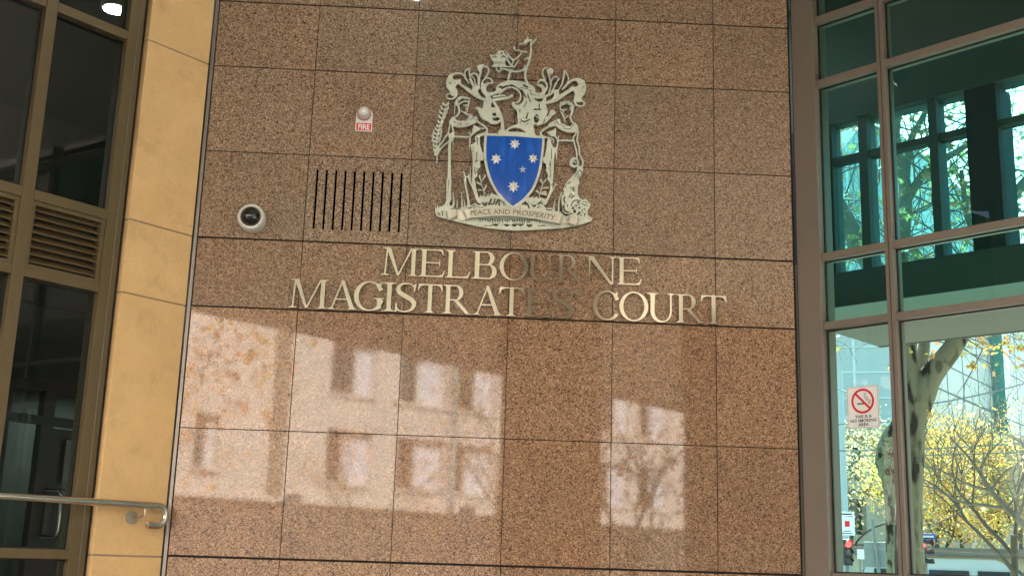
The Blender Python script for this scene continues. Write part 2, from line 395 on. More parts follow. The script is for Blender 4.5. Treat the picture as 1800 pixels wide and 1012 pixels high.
# ------------------------------------------------------------------ granite wall
XR = 4.6167
HR = [7.0, 6.65, 5.937, 5.376, 4.664, 3.965, 3.426, 2.506, 1.583, .75, 0]
VX = [0, .8, 1.6, 2.4, 3.2, 4.0, XR]
wall = empty('granite_wall', (2.3, .2, 0), 'wall of large polished brown speckled granite panels carrying the court name', 'wall')
mb = MB(); tones = []
random.seed(11)
wide = {3.965: .007, 3.426: .0065, 1.583: .008, 5.376: .0045, 5.937: .0055}
slots = [(.8745+.0728*i) for i in range(10)]
for r in range(len(HR)-1):
    z1, z0 = HR[r], HR[r+1]
    z1 -= wide.get(HR[r], .0035); z0 += wide.get(HR[r+1], .0035)
    for c in range(len(VX)-1):
        x0, x1 = VX[c]+.003, VX[c+1]-.003
        k = random.uniform(.88, 1.07); h = random.uniform(-.03, .03)
        if HR[r] > 4.6 and c <= 2: base = (1.05, 1.08, 1.08)
        elif HR[r] <= 3.43: base = (1.14, 1.0, .87)
        elif HR[r] > 4.6: base = (1.08, 1.03, .98)
        else: base = (1.10, 1.02, .95)
        tone = (base[0]*k*(1+h), base[1]*k, base[2]*k*(1-h))
        y0 = random.uniform(-.0012, .0012)
        if r == 4 and c == 1:
            zz0, zz1 = 4.067, 4.552; xs = [x0]
            for s_ in slots: xs += [s_-.0085, s_+.0085]
            xs.append(x1)
            bl = [(x0, x1, z0, zz0), (x0, x1, zz1, z1)]+[(xs[i], xs[i+1], zz0, zz1) for i in range(0, len(xs), 2)]
        else: bl = [(x0, x1, z0, z1)]
        for a, b, c0, c1 in bl:
            mb.box((a, y0, c0), (b, .03, c1)); tones += [tone]*6
go = mb.build('granite_panels', M['granite'], wall)
ca = go.data.color_attributes.new('tone', 'FLOAT_COLOR', 'CORNER')
for p in go.data.polygons:
    t_ = tones[min(p.index, len(tones)-1)]
    for li in p.loop_indices: ca.data[li].color = (*t_, 1)
MB().box((-.02, .031, 0), (XR+.02, .36, 7)).build('backing_wall', M['joint'], wall)
for s_ in slots:
    MB().box((s_-.012, .024, 4.06), (s_+.012, .0305, 4.56)).build('vent_slot_shade', M['pit'], wall)  # black plate puts the shade inside each slot into its colour
MB().box((-.031, -.006, 0), (-.006, .03, 7)).build('edge_trim', M['trim'], wall, bevel=.002)
# ------------------------------------------------------------------ plane frames of the two splayed walls
def frame_of(O, ang):
    a = R_(ang); d = (math.cos(a), math.sin(a)); n = (-d[1], d[0])
    if n[0]*(2.07-O[0])+n[1]*(-8.8-O[1]) > 0: n = (-n[0], -n[1])      # n points away from the viewer
    return lambda s, o, z: (O[0]+d[0]*s+n[0]*o, O[1]+d[1]*s+n[1]*o, z)
PL = frame_of((-.044, 0), 228.5); PR = frame_of((XR+.02, 0), -48.5)
nR = np.array(PR(0, 1, 0))-np.array(PR(0, 0, 0)); nL = np.array(PL(0, 1, 0))-np.array(PL(0, 0, 0))
def on(P, off, u, v):            # pixel -> (s,z) on plane P at offset off
    O = np.array(P(0, off, 0)); n = np.array(P(0, 1, 0))-np.array(P(0, 0, 0)); d = np.array(P(1, 0, 0))-np.array(P(0, 0, 0))
    p = hit(u, v, O, n); return float((p-O)@d), float(p[2])
# stone pier
mb = MB(); zs = [0, .75, 1.572, 3.422, 3.968, 5.383, 7.0]
for a, b in zip(zs[:-1], zs[1:]): mb.obox(PL, 0, .556, 0, .3, a+.006, b-.006)
pier = mb.build('stone_pier', M['sandstone'], bevel=.003)
tag(pier, 'tall sandstone pier of honey coloured blocks between the dark window and the granite', 'pier')
jb = MB().obox(PL, .004, .552, .006, .29, 0, 7).build('pier_joint', mat('sand_mortar', (.36, .27, .17), .9), pier)
# left window wall
lw = empty('window_wall', PL(1.4, 0, 0), 'tall dark tinted window wall in bronze frames left of the sandstone pier', 'window wall')
for a, b in ((.59, .712), (1.28, 1.367), (1.96, 2.047), (2.65, 2.737), (3.4, 3.5)):
    fr = MB().obox(PL, a, b, .03, .17, 0, 7).build('mullion', M['bronze'], lw, bevel=.003)
MB().obox(PL, .556, .592, .06, .2, 0, 7).build('gasket', M['black'], lw)
MB().obox(PL, .632, .636, .025, .032, 0, 7).build('frame_bead', M['trim'], lw)
cells = [(.712, 1.28), (1.367, 1.96), (2.047, 2.65), (2.737, 3.4)]
rails = [(1.538, 1.603), (3.39, 3.455), (3.93, 4.003), (5.33, 5.402), (.1, .2), (6.6, 6.7)]
for a, b in cells:
    for z0, z1 in rails:
        MB().obox(PL, a+.001, b-.001, .033, .165, z0, z1).build('transom', M['bronze'], lw, bevel=.003)
    for z0, z1 in ((.2, 1.538), (1.603, 3.39), (4.003, 5.33), (5.402, 6.6)):
        gp = MB(); n = len(gp.v); gp.v = [PL(a, .1, z0), PL(b, .1, z0), PL(b, .1, z1), PL(a, .1, z1)]; gp.f = [(0, 1, 2, 3)]
        gp.build('glass_pane', M['glassL'], lw)
        gk = MB()
        for q in ((a, b, z0, z0+.012), (a, b, z1-.012, z1), (a, a+.01, z0+.012, z1-.012), (b-.01, b, z0+.012, z1-.012)): gk.obox(PL, q[0], q[1], .085, .099, q[2], q[3])
        gk.build('glazing_bead', M['black'], lw)
    # louvre
    lv = MB()
    for q in ((a, a+.03, 3.455, 3.93), (b-.03, b, 3.455, 3.93), (a+.03, b-.03, 3.455, 3.485), (a+.03, b-.03, 3.9, 3.93)): lv.obox(PL, q[0], q[1], .05, .12, q[2], q[3])
    lo = lv.build('louvre_vent', M['bronze'], lw)
    sb = MB()
    for k in range(8):
        z = 3.5+k*.0515; n = len(sb.v)
        for (o, dz) in ((.055, 0), (.11, .045), (.11, .052), (.055, .007)):
            sb.v.append(PL(a+.03, o, z+dz)); sb.v.append(PL(b-.03, o, z+dz))
        sb.f += [(n, n+1, n+3, n+2), (n+2, n+3, n+5, n+4), (n+4, n+5, n+7, n+6), (n+6, n+7, n+1, n), (n, n+2, n+4, n+6), (n+1, n+7, n+5, n+3)]
    sb.build('louvre_slats', M['bronze'], lo)
    MB().obox(PL, a+.01, b-.01, .125, .14, 3.46, 3.925).build('louvre_back', M['black'], lo)
# dim room behind it with inner doors
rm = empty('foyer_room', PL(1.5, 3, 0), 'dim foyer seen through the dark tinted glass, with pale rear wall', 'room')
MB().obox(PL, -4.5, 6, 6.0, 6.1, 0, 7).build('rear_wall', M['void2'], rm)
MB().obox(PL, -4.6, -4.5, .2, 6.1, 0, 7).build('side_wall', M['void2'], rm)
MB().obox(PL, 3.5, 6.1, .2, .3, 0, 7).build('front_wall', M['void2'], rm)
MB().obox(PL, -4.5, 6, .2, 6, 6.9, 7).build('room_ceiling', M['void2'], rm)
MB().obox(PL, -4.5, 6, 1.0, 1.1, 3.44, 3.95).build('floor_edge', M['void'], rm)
dr = empty('entrance_doors', PL(.8, 3, 0), 'black framed inner entrance doors with long steel pull handles seen through the dark glass', 'door')
def seg(px, py): return on(PL, 3.0, px, py)
s_m = seg(70, 760)[0]; s_r = seg(84, 760)[0]
ztop = seg(71, 680)[1]; ztr = seg(71, 738)[1]; zd = seg(110, 755)[1]
for a in (seg(15, 700)[0]+.05, (s_m+s_r)/2, seg(152, 760)[0]-.05, (s_m+s_r)/2+2.2):
    MB().obox(PL, a-.06, a+.06, 2.95, 3.05, 0, ztop).build('door_post', M['blackpaint'], dr)
MB().obox(PL, -3, 2.6, 2.951, 3.049, ztr-.04, ztr+.04).build('transom_bar', M['blackpaint'], dr)
MB().obox(PL, -3, 2.6, 2.951, 3.049, ztop-.03, ztop+.05).build('head_bar', M['blackpaint'], dr)
dl = MB(); a0 = (s_m+s_r)/2-.07; a1 = seg(150, 800)[0]
for q in ((a0-.16, a0, 0, zd), (a1, a1+.12, 0, zd), (a1+.12, a0-.16, zd-.12, zd), (a1+.12, a0-.16, 0, .25)): dl.obox(PL, q[0], q[1], 2.97, 3.03, q[2], q[3])
dl.build('door_leaf', M['blackpaint'], dr)
for px in (92, 101):
    s_, zt = seg(px, 862); zb = seg(px, 944)[1]
    MB().tube([PL(s_+.1, 2.95, zt), PL(s_+.02, 2.85, zt), PL(s_, 2.83, zt-.05), PL(s_, 2.83, zb+.05), PL(s_+.02, 2.85, zb), PL(s_+.1, 2.95, zb)], .017, 8).build('pull_handle', M['steel'], dr, True)
s_, z_ = seg(76, 908); MB().obox(PL, s_-.03, s_+.03, 2.93, 2.96, z_-.16, z_+.14).build('lock_plate', M['trim'], dr)
nn = MB(); s_, z_ = seg(133, 813)
nn.obox(PL, s_-.16, s_+.16, 2.93, 2.935, z_-.2, z_+.2)
nn = nn.build('paper_notice', mat('grey_paper', (.35, .36, .35), .7)); tag(nn, 'sheet of white paper stuck on the inner entrance door behind the dark glass', 'notice')
# ceiling lamp inside, seen through the top pane
p = hit(202, 14, (0, 0, 6.86), (0, 0, 1))
lamp = MB(); lamp.tube([(p[0], p[1], 6.9), (p[0], p[1], 6.84)], [.14, .14], 24)
lo = lamp.build('ceiling_downlight', M['trim'], None, True); tag(lo, 'round lit downlight in the dark foyer ceiling seen through the top window pane', 'ceiling light')
MB().tube([(p[0], p[1], 6.8395), (p[0], p[1], 6.836)], [.11, .11], 24).build('lamp_disc', M['roomlight'], lo)
lw_p = hit(150, 693, (0, 0, 3.4), (0, 0, 1))
l2 = MB().tube([(lw_p[0], lw_p[1], 3.43), (lw_p[0], lw_p[1], 3.40)], [.16, .16], 24).build('ceiling_downlight', M['trim'], None, True)
tag(l2, 'lit downlight glowing behind the dark glass above the inner door', 'ceiling light')
MB().tube([(lw_p[0], lw_p[1], 3.399), (lw_p[0], lw_p[1], 3.396)], [.13, .13], 24).build('lamp_disc', M['roomlight'], l2)
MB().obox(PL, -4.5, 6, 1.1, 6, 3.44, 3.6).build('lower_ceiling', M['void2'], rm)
# handrail
hr = empty('handrail', PL(1, -.1, 1.9), 'stainless steel handrail with curled end in front of the sandstone pier', 'handrail')
pts = [PL(s_, -.1, 1.924) for s_ in (5.5, 3, 1.5, .16)]
cs, cz, rr = .135, 1.924-.068, .068
for k in range(1, 13):
    an = math.pi/2-k*math.pi/12
    pts.append(PL(cs-rr*math.cos(an)*.95, -.1, cz+rr*math.sin(an)))
pts += [PL(.17, -.1, cz-rr), PL(.215, -.1, cz-rr)]
MB().tube(pts, .0255, 16).build('rail', M['steel'], hr, True)
def rosette(s_, z_):
    b_ = MB().tube([PL(s_, -.001, z_), PL(s_, -.012, z_)], [.046, .046], 24).build('wall_plate', mat('satin_plate', (.42, .38, .31), .45, .8), hr, True)
    MB().tube([PL(s_-.01, -.012, z_), PL(s_-.03, -.055, z_), PL(s_-.04, -.095, z_+.02), PL(s_-.04, -.1, 1.9)], .0075, 8).build('bracket', M['steel'], hr, True)
rosette(.282, 1.838); rosette(2.2, 1.838)

# ------------------------------------------------------------------ right glazed wall
rw = empty('glazed_wall', PR(1.2, 0, 0), 'tall green tinted glass wall in taupe metal frames right of the granite', 'glazed wall')
MB().obox(PR, .012, .2115, .0, .2, 0, 7).build('corner_post', M['taupe'], rw, bevel=.004)
MB().obox(PR, -.01, .0115, .03, .2, 0, 7).build('gasket', M['black'], rw)
for a, b in ((.742, .806), (2.14, 2.205), (3.5, 3.565), (5.0, 5.07)):
    mm = MB().obox(PR, a, b, .02, .15, 0, 7).build('mullion', M['taupe'], rw, bevel=.003)
    MB().obox(PR, (a+b)/2-.002, (a+b)/2+.002, .017, .02, 0, 7).build('mullion_groove', M['black'], mm)
cells = [(.2115, .742), (.806, 2.14), (2.205, 3.5), (3.565, 5.0)]
rails = [(1.545, 1.607), (3.40, 3.458), (3.94, 4.0), (5.365, 5.428), (5.91, 5.975), (.05, .15), (6.7, 6.8)]
for ci, (a, b) in enumerate(cells):
    for z0, z1 in rails: MB().obox(PR, a+.001, b-.001, .024, .145, z0, z1).build('transom', M['taupe'], rw, bevel=.003)
    for z0, z1 in ((.15, 1.545), (1.607, 3.40), (3.458, 3.94), (4.0, 5.365), (5.428, 5.91), (5.975, 6.7)):
        gp = MB(); gp.v = [PR(a, .085, z0), PR(b, .085, z0), PR(b, .085, z1), PR(a, .085, z1)]; gp.f = [(0, 1, 2, 3)]
        gp.build('glass_pane', M[('glassD' if ci else 'glassE') if z1 < 3.45 else 'glassR'], rw)
        gk = MB()
        for q in ((a, b, z0, z0+.01), (a, b, z1-.01, z1), (a, a+.012, z0+.01, z1-.01), (b-.012, b, z0+.01, z1-.01)): gk.obox(PR, q[0], q[1], .07, .084, q[2], q[3])
        gk.build('glazing_bead', M['black'], rw)
# lobby behind: inner window wall
PI_ = frame_of((PR(0, 1.6, 0)[0], PR(0, 1.6, 0)[1]), -46.5)
li = empty('inner_window_wall', PI_(0, 0, 0), 'dark inner window wall with cyan panes seen through the green glass', 'window wall')
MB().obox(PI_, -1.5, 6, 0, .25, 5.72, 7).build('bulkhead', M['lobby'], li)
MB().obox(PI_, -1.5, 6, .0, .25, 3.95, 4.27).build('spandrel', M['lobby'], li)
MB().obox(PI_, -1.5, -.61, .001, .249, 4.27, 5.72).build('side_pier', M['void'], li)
for a, b in ((-.61, -.585), (-.32, -.236), (.351, .427), (.685, .955), (1.75, 1.83), (2.5, 2.6), (3.3, 3.4)):
    MB().obox(PI_, a, b, .02, .2 if b-a < .2 else .35, 4.27, 5.72).build('inner_mullion', M['void'] if b-a > .2 else M['lobby'], li)
ed = [-.585, -.32, -.236, .351, .427, .685, .955, 1.75, 1.83, 2.5, 2.6, 3.3]
for a, b in zip(ed[::2], ed[1::2]):
    MB().obox(PI_, a, b, .03, .15, 5.325, 5.385).build('inner_transom', M['lobby'], li)
    gp = MB(); gp.v = [PI_(a, .1, 4.27), PI_(b, .1, 4.27), PI_(b, .1, 5.72), PI_(a, .1, 5.72)]; gp.f = [(0, 1, 2, 3)]
    gp.build('glass_pane', M['glassC'], li)
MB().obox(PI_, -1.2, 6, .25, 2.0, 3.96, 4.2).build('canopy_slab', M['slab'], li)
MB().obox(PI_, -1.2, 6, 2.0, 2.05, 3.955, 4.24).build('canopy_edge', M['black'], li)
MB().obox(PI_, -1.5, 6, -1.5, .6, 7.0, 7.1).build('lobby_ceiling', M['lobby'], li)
sp = MB(); q0 = on(PR, 1.2, 1461, 700)[0]
sp.obox(PR, -1.2, q0-.002, 1.2, 1.3, 0, 4.3); sp.build('stone_return', mat('lobby_stone', (.14, .13, .09), .7), li)
# no smoking sign
ns = empty('no_smoking_sign', PR(.487, -.01, 2.8), 'white no smoking sign with red ring fixed to the green glass', 'sign')
def rrect(x0, x1, z0, z1, r):
    o = []
    for cx, cz_, a0 in ((x1-r, z1-r, 0), (x0+r, z1-r, 90), (x0+r, z0+r, 180), (x1-r, z0+r, 270)):
        for k in range(5): a = R_(a0+k*22.5); o.append((cx+r*math.cos(a), cz_+r*math.sin(a)))
    return o
SG = lambda s_, z_, o: PR(s_, o, z_)
MB().prism(rrect(.356, .617, 2.641, 2.953, .018), SG, .075, .079).build('sign_plate', M['white'], ns)
fd = Field(.34, 2.62, .64, 2.97, 700)
fd.poly(rrect(.362, .611, 2.647, 2.947, .014)); fd.poly(rrect(.364, .609, 2.649, 2.945, .013), True)
fd.mesh('border_line', lambda u, v, d: np.array([PR(a, d, b) for a, b in zip(u, v)]), .0738, .0745, M['ink'], ns)
fd = Field(.34, 2.62, .64, 2.97, 700)
C0 = (.487, 2.842)
fd.ell(*C0, .092, .092); fd.ell(*C0, .076, .076, True)
fd.stroke([(C0[0]-.06, C0[1]+.06), (C0[0]+.06, C0[1]-.06)], .016)
fd.mesh('prohibition_ring', lambda u, v, d: np.array([PR(a, d, b) for a, b in zip(u, v)]), .0728, .0745, M['red'], ns)
fd = Field(.34, 2.62, .64, 2.97, 700)
fd.poly([(.442, 2.818), (.497, 2.818), (.497, 2.828), (.442, 2.828)])
fd.stroke([(.545, 2.822), (.548, 2.845), (.528, 2.852), (.523, 2.872), (.507, 2.872), (.50, 2.886), (.508, 2.898), (.517, 2.89)], .003)
fd.stroke([(.536, 2.822), (.538, 2.838), (.522, 2.842), (.515, 2.858), (.499, 2.862)], .003)
fd.poly([(.534, 2.818), (.538, 2.818), (.538, 2.828), (.534, 2.828)]); fd.poly([(.542, 2.818), (.546, 2.818), (.546, 2.828), (.542, 2.828)])
fd.mesh('cigarette_symbol', lambda u, v, d: np.array([PR(a, d, b) for a, b in zip(u, v)]), .0735, .0745, M['blackpaint'], ns)
for i, s_ in enumerate(('THIS IS A', 'NO SMOKING', 'AREA')):
    text_mesh('sign_text', s_, .032, lambda x, y, z, i=i: PR(.487+x*1.05, .0742-z, 2.717-i*.029+y), M['blackpaint'], ns, .0003, bold=.0006)

# ------------------------------------------------------------------ dome camera
dc = empty('dome_camera', (.388, 0, 4.147), 'white round security camera with smoked black dome on the granite', 'security camera')
def lathe(mb, c, prof, n=40):     # axis along -y
    b0 = len(mb.v)
    for d, r in prof:
        for k in range(n):
            a = 2*math.pi*k/n; mb.v.append((c[0]+r*math.cos(a), -d, c[2]+r*math.sin(a)))
    for i in range(len(prof)-1):
        for k in range(n): mb.f.append((b0+i*n+k, b0+i*n+(k+1) % n, b0+(i+1)*n+(k+1) % n, b0+(i+1)*n+k))
    mb.f.append(tuple(b0+(len(prof)-1)*n+k for k in range(n)))
    return mb
cc = (.412, 0, 4.108)
lathe(MB(), cc, [(0, .095), (.02, .099), (.108, .103), (.124, .1), (.132, .093), (.132, .078)]).build('housing', M['whiteplastic'], dc, True)
lathe(MB(), cc, [(.126, .078), (.1335, .078), (.134, .075)]).build('trim_ring', M['blackpaint'], dc, True)
lathe(MB(), cc, [(.132+.066*math.sin(a), max(.001, .073*math.cos(a))) for a in np.linspace(0, math.pi/2, 14)]).build('dome', M['dome'], dc, True)
for a in (45, 135, 225, 315):
    MB().tube([(cc[0]+.0885*math.cos(R_(a)), -.13, cc[2]+.0885*math.sin(R_(a))), (cc[0]+.0885*math.cos(R_(a)), -.1345, cc[2]+.0885*math.sin(R_(a)))], .004, 8).build('screw', M['trim'], dc)
# ------------------------------------------------------------------ fire strobe
fs = empty('fire_alarm_strobe', (1.21, 0, 4.98), 'clear domed alarm strobe on a white plate reading FIRE in red', 'alarm light')
WX = lambda u, v, d: (u, -d, v)
pw, p0, p1 = .0655, 4.876, 5.03
x_c = 1.2125
pl = [(x_c-pw, p0), (x_c+pw, p0), (x_c+pw, p1-.01)]+[(x_c+pw*math.cos(a), p1-.01+pw*.75*math.sin(a)) for a in np.linspace(.15, math.pi-.15, 9)]+[(x_c-pw, p1-.01)]
MB().prism(pl, WX, 0, .014).build('back_plate', M['white'], fs, bevel=.002)
cs_ = (x_c-.002, 0, 5.018)
lathe(MB(), cs_, [(.014, .056), (.03, .056), (.036, .05)]).build('strobe_base', M['lensb'], fs, True)
lathe(MB(), cs_, [(.036, .05), (.06, .048), (.085, .036), (.092, .02), (.093, .001)]).build('strobe_lens', M['lens'], fs, True)
lathe(MB(), cs_, [(.0935, .018), (.1, .012), (.1015, .001)]).build('lens_tip', M['white'], fs, True)
MB().box((x_c-.058, -.0152, 4.884), (x_c+.058, -.0142, 4.944)).build('red_band', M['red'], fs)
text_mesh('sign_text', 'FIRE', .062, lambda x, y, z: (x_c+x*.82, -.0163-z, 4.892+y*.98), M['white'], fs, .0004, bold=.0018)

# ------------------------------------------------------------------ serif letters
TK, TN, SH, SW = .135, .05, .032, .085     # thick, thin, serif height, serif reach
def serif(f, x, y, w=TK, up=True, l=SW, r=SW):
    s = 1 if up else -1
    f.poly([(x-w/2-l, y), (x-w/2-l, y+s*SH*.6), (x-w/2-l*.3, y+s*SH*1.25), (x-w/2, y+s*SH*2.6), (x+w/2, y+s*SH*2.6), (x+w/2+r*.3, y+s*SH*1.25), (x+w/2+r, y+s*SH*.6), (x+w/2+r, y)])
def stem(f, x, y0=0, y1=1, w=TK): f.poly([(x-w/2, y0), (x+w/2, y0), (x+w/2, y1), (x-w/2, y1)])
def bar(f, a, b, wa, wb=None):
    wb = wb or wa; f.poly([(a[0]-wa/2, a[1]), (a[0]+wa/2, a[1]), (b[0]+wb/2, b[1]), (b[0]-wb/2, b[1])])
def ring(f, cx, cy, rx, ry, tx, ty, dx=0):
    f.ell(cx, cy, rx, ry); f.ell(cx+dx, cy, rx-tx, ry-ty, True)
def arms(f, x1, top=True, mid=True, bot=True, x0=.2):
    if top: f.poly([(x0, 1), (x1-.06, 1), (x1-.02, .80), (x1-.045, .80), (x1-.11, .93), (x1-.2, .958), (x0, .958)])
    if mid: f.poly([(x0, .535), (x1-.17, .535), (x1-.15, .64), (x1-.13, .64), (x1-.13, .40), (x1-.15, .40), (x1-.17, .49), (x0, .49)])
    if bot: f.poly([(x0, 0), (x1-.03, 0), (x1+.04, .235), (x1+.012, .235), (x1-.06, .09), (x1-.17, .046), (x0, .046)])
def bowl(f, x0, x1, y0, y1, t=TK, h=.045):
    cy = (y0+y1)/2; ry = (y1-y0)/2; rx = ry*.92; cx = x1-rx
    def D(cx, rx, ry): 
        a = np.linspace(-math.pi/2, math.pi/2, 17); return [(x0, cy-ry)]+[(cx+rx*math.cos(q), cy+ry*math.sin(q)) for q in a]+[(x0, cy+ry)]
    f.poly(D(cx, rx, ry)); f.poly([(max(p[0], x0+.0), p[1]) for p in D(cx-.0, rx-t, ry-h)], True)
def letter(ch):
    W = dict(M=1.3, E=.88, L=.84, B=.86, O=.98, U=.97, R=.96, N=1.1, A=1.06, G=1.04, I=.54, S=.66, T=.88, C=.92)
    W["'"] = .22
    w_ = W[ch]; f = Field(-.05, -.06, w_+.1, 1.06, 62)
    if ch == 'M':
        bar(f, (.155, 0), (.205, 1), TN); bar(f, (.60, 0), (.245, 1), TK*.55, TK*1.15)
        bar(f, (.60, 0), (1.03, 1), TN*1.1); f.poly([(.565, 0), (.64, 0), (.60, .12)])
        stem(f, 1.10); serif(f, .155, 0, TN, True, .12, .12); serif(f, 1.1, 0); serif(f, 1.1, 1, TK, False, .03, .11)
        f.poly([(.04, 1), (.3, 1), (.26, .955), (.16, .955), (.04, .975)])
    elif ch in 'EL':
        stem(f, .20); serif(f, .20, 0, TK, True, .1, .03); serif(f, .20, 1, TK, False, .1, .03 if ch == 'E' else .11)
        arms(f, w_-.02, ch == 'E', ch == 'E', True)
    elif ch in 'BR':
        if ch == 'B':
            bowl(f, .2, .80, 0, .545, TK*1.05); 
            g_ = Field(-.05, -.06, w_+.1, 1.06, 62); bowl(g_, .2, .72, .50, 1, TK)
            f.f = np.minimum(f.f, g_.f)
        else:
            bowl(f, .2, .70, .46, 1, TK)
            f.poly([(.36, .49), (.52, .49), (.90, .035), (1.0, .0), (.80, .0), (.36, .50)])
        stem(f, .20); serif(f, .20, 0, TK, True, .1, .03 if ch == 'B' else .09); serif(f, .20, 1, TK, False, .1, .02)
    elif ch == 'O':
        ring(f, .49, .5, .49, .52, TK*1.02, .045)
    elif ch == 'U':
        a = np.linspace(math.pi, 2*math.pi, 19)
        o = [(.16, 1)]+[(.16+.325+.325*math.cos(q), .36+.38*math.sin(q)) for q in a]+[(.81, 1)]
        i_ = [(.16+TK, 1.01)]+[(.52+.235*math.cos(q), .36+.325*math.sin(q)) for q in a]+[(.755, 1.01)]
        f.poly(o); f.poly(i_, True); serif(f, .16+TK/2, 1, TK, False, .13, .1); serif(f, .783, 1, TN, False, .1, .12)
    elif ch == 'N':
        stem(f, .17, 0, 1, TN); stem(f, .93, 0, 1, TN); bar(f, (.93-.03, -.02), (.2, 1), TK*.7, TK*1.3)
        serif(f, .17, 0, TN, True, .12, .12); serif(f, .93, 1, TN, False, .12, .12); f.poly([(.02, 1), (.27, 1), (.22, .955), (.02, .975)])
    elif ch == 'A':
        bar(f, (.16, 0), (.50, 1), TN*1.1); bar(f, (.86, 0), (.49, 1.02), TK*1.2, TK*.8)
        f.poly([(.28, .33), (.72, .33), (.72, .375), (.28, .375)])
        serif(f, .16, 0, TN, True, .12, .1); serif(f, .86, 0, TK*1.1, True, .08, .1)
    elif ch in 'GC':
        ring(f, .50, .5, .48, .52, TK*1.02, .045, .015)
        f.poly([(.66, .33 if ch == 'C' else .36), (1.2, -.02 if ch == 'C' else .36), (1.2, .80), (.80, .70), (.66, .62)], True)
        f.poly([(.80, .68), (.83, .66), (.86, .72), (.87, .98), (.845, 1.0), (.82, .93), (.74, .94), (.70, .9)])
        if ch == 'G':
            f.poly([(.75, .05), (.75+TK, .08), (.75+TK, .42), (.75, .42)]); serif(f, .75+TK/2, .44, TK, False, .11, .09)
            f.poly([(.6, -.01), (.8, .04), (.885, .1), (.78, .12), (.6, .035)])
        else: f.stroke([(.66, .02), (.78, .08), (.9, .2)], [.05, .06, .02])
    elif ch == 'I':
        stem(f, .23); serif(f, .23, 0, TK, True, .17, .17); serif(f, .23, 1, TK, False, .17, .17)
    elif ch == 'S':
        f.stroke([(.55, .86), (.45, .965), (.31, .99), (.17, .93), (.115, .80), (.16, .66), (.32, .54), (.48, .42), (.55, .27), (.49, .10), (.34, .012), (.18, .03), (.09, .12)], [.04, .04, .05, .08, .11, .135, .145, .14, .12, .08, .05, .045, .045])
        f.poly([(.53, .70), (.56, .70), (.595, .99), (.57, 1.0), (.52, .92)]); f.poly([(.05, -.01), (.08, -.02), (.12, .07), (.09, .30), (.06, .30)])
    elif ch == 'T':
        stem(f, .44); serif(f, .44, 0, TK, True, .1, .1)
        f.poly([(.02, .76), (.045, .76), (.11, .91), (.22, .955), (.66, .955), (.77, .91), (.835, .76), (.86, .76), (.84, 1), (.04, 1)])
    elif ch == "'":
        f.ell(.11, .92, .065, .065); f.stroke([(.14, .9), (.15, .82), (.08, .73)], [.07, .05, .015])
    return f, w_
LET = {}
def put_letter(ch, x0, x1, z0, z1, label):
    f, w_ = LET.get(ch) or LET.setdefault(ch, letter(ch))
    if (ch, 'o') not in LET:
        o = f.mesh('metal_letter', lambda u, v, d: np.stack([u, np.full_like(u, -d), v], 1), 1, 0, M['letter'])
        LET[(ch, 'o')] = o
    else:
        o = LET[(ch, 'o')].copy(); COL.objects.link(o)
    ys, xs = np.nonzero(f.f < 0); a = f.X[xs.min()]; b = f.X[xs.max()]
    sx = (x1-x0)/(b-a)
    o.scale = (sx, .016, z1-z0); o.location = (x0-a*sx, -.022, z0); o.rotation_euler = (R_(random.uniform(-.12, .12)), 0, R_(-.2+random.uniform(-.07, .07)))
    tag(o, label, 'letter', 'raised steel letters of the court name')
    return o
def LX(u, v): return hit(u, v, (0, -.038, 0), (0, 1, 0))[0]
row1 = [('M', 670, 735.6), ('E', 737, 782), ('L', 783.5, 827), ('B', 830, 873), ('O', 879, 928), ('U', 925.5, 974), ('R', 979, 1026), ('N', 1029, 1084), ('E', 1085, 1127.5)]
lab1 = ['first tall steel letter M at the start of MELBOURNE', 'steel letter E standing between the M and the L of MELBOURNE', 'steel letter L in the upper line of lettering', 'steel letter B in the upper line of lettering', 'steel letter O following the B in MELBOURNE', 'dull toned letter U following the O in MELBOURNE', 'darkest dull letter R in the middle of MELBOURNE', 'half dull half bright letter N near the end of MELBOURNE', 'bright last letter E that ends MELBOURNE']
for (ch, a, b), lb in zip(row1, lab1):
    o = put_letter(ch, LX(a, 465), LX(b, 465), 3.7155, 3.932, lb)
    if ch == 'O': o.rotation_euler[2] = R_(-.5)
row2 = [('M', 506.7, 575.6), ('A', 576, 628.5), ('G', 622, 674.5), ('I', 670.4, 697), ('S', 695.6, 731), ('T', 734, 777), ('R', 779, 829), ('A', 832, 884), ('T', 877.5, 921), ('E', 923, 969.5), ('S', 971, 1008), ("'", 1006, 1018),
        ('C', 1042.6, 1088), ('O', 1089.5, 1139), ('U', 1136, 1187), ('R', 1189, 1237.5), ('T', 1232, 1277)]
lab2 = ["leftmost steel letter M that starts MAGISTRATES'", 'steel letter A right after the M at the far left of the lower line', 'steel letter G in the lower line of lettering', 'narrow steel letter I in the lower line of lettering', 'bright steel letter S between the I and the T in the lower line', 'bright letter T right after the S of the lower line', "bright letter R between T and A in MAGISTRATES'", "second letter A of MAGISTRATES', below the letter B", "second letter T of MAGISTRATES', partly bright, below the upper O", "dull letter E near the end of MAGISTRATES'", "dull letter S that ends MAGISTRATES'", "small raised apostrophe mark after MAGISTRATES'", 'steel letter C that starts COURT', 'steel letter O following the C in COURT', 'bright letter U in the middle of COURT', 'steel letter R near the end of COURT', 'dull letter T at the right end of COURT']
for (ch, a, b), lb in zip(row2, lab2):
    o = put_letter(ch, LX(a, 530), LX(b, 530), 3.4345, 3.658, lb)
    if ch == 'T' and a == 877.5: o.rotation_euler[2] = R_(-.75)
    if a == 1232: o.rotation_euler[2] = R_(.7)
    if a == 1189: o.rotation_euler[2] = R_(.05)

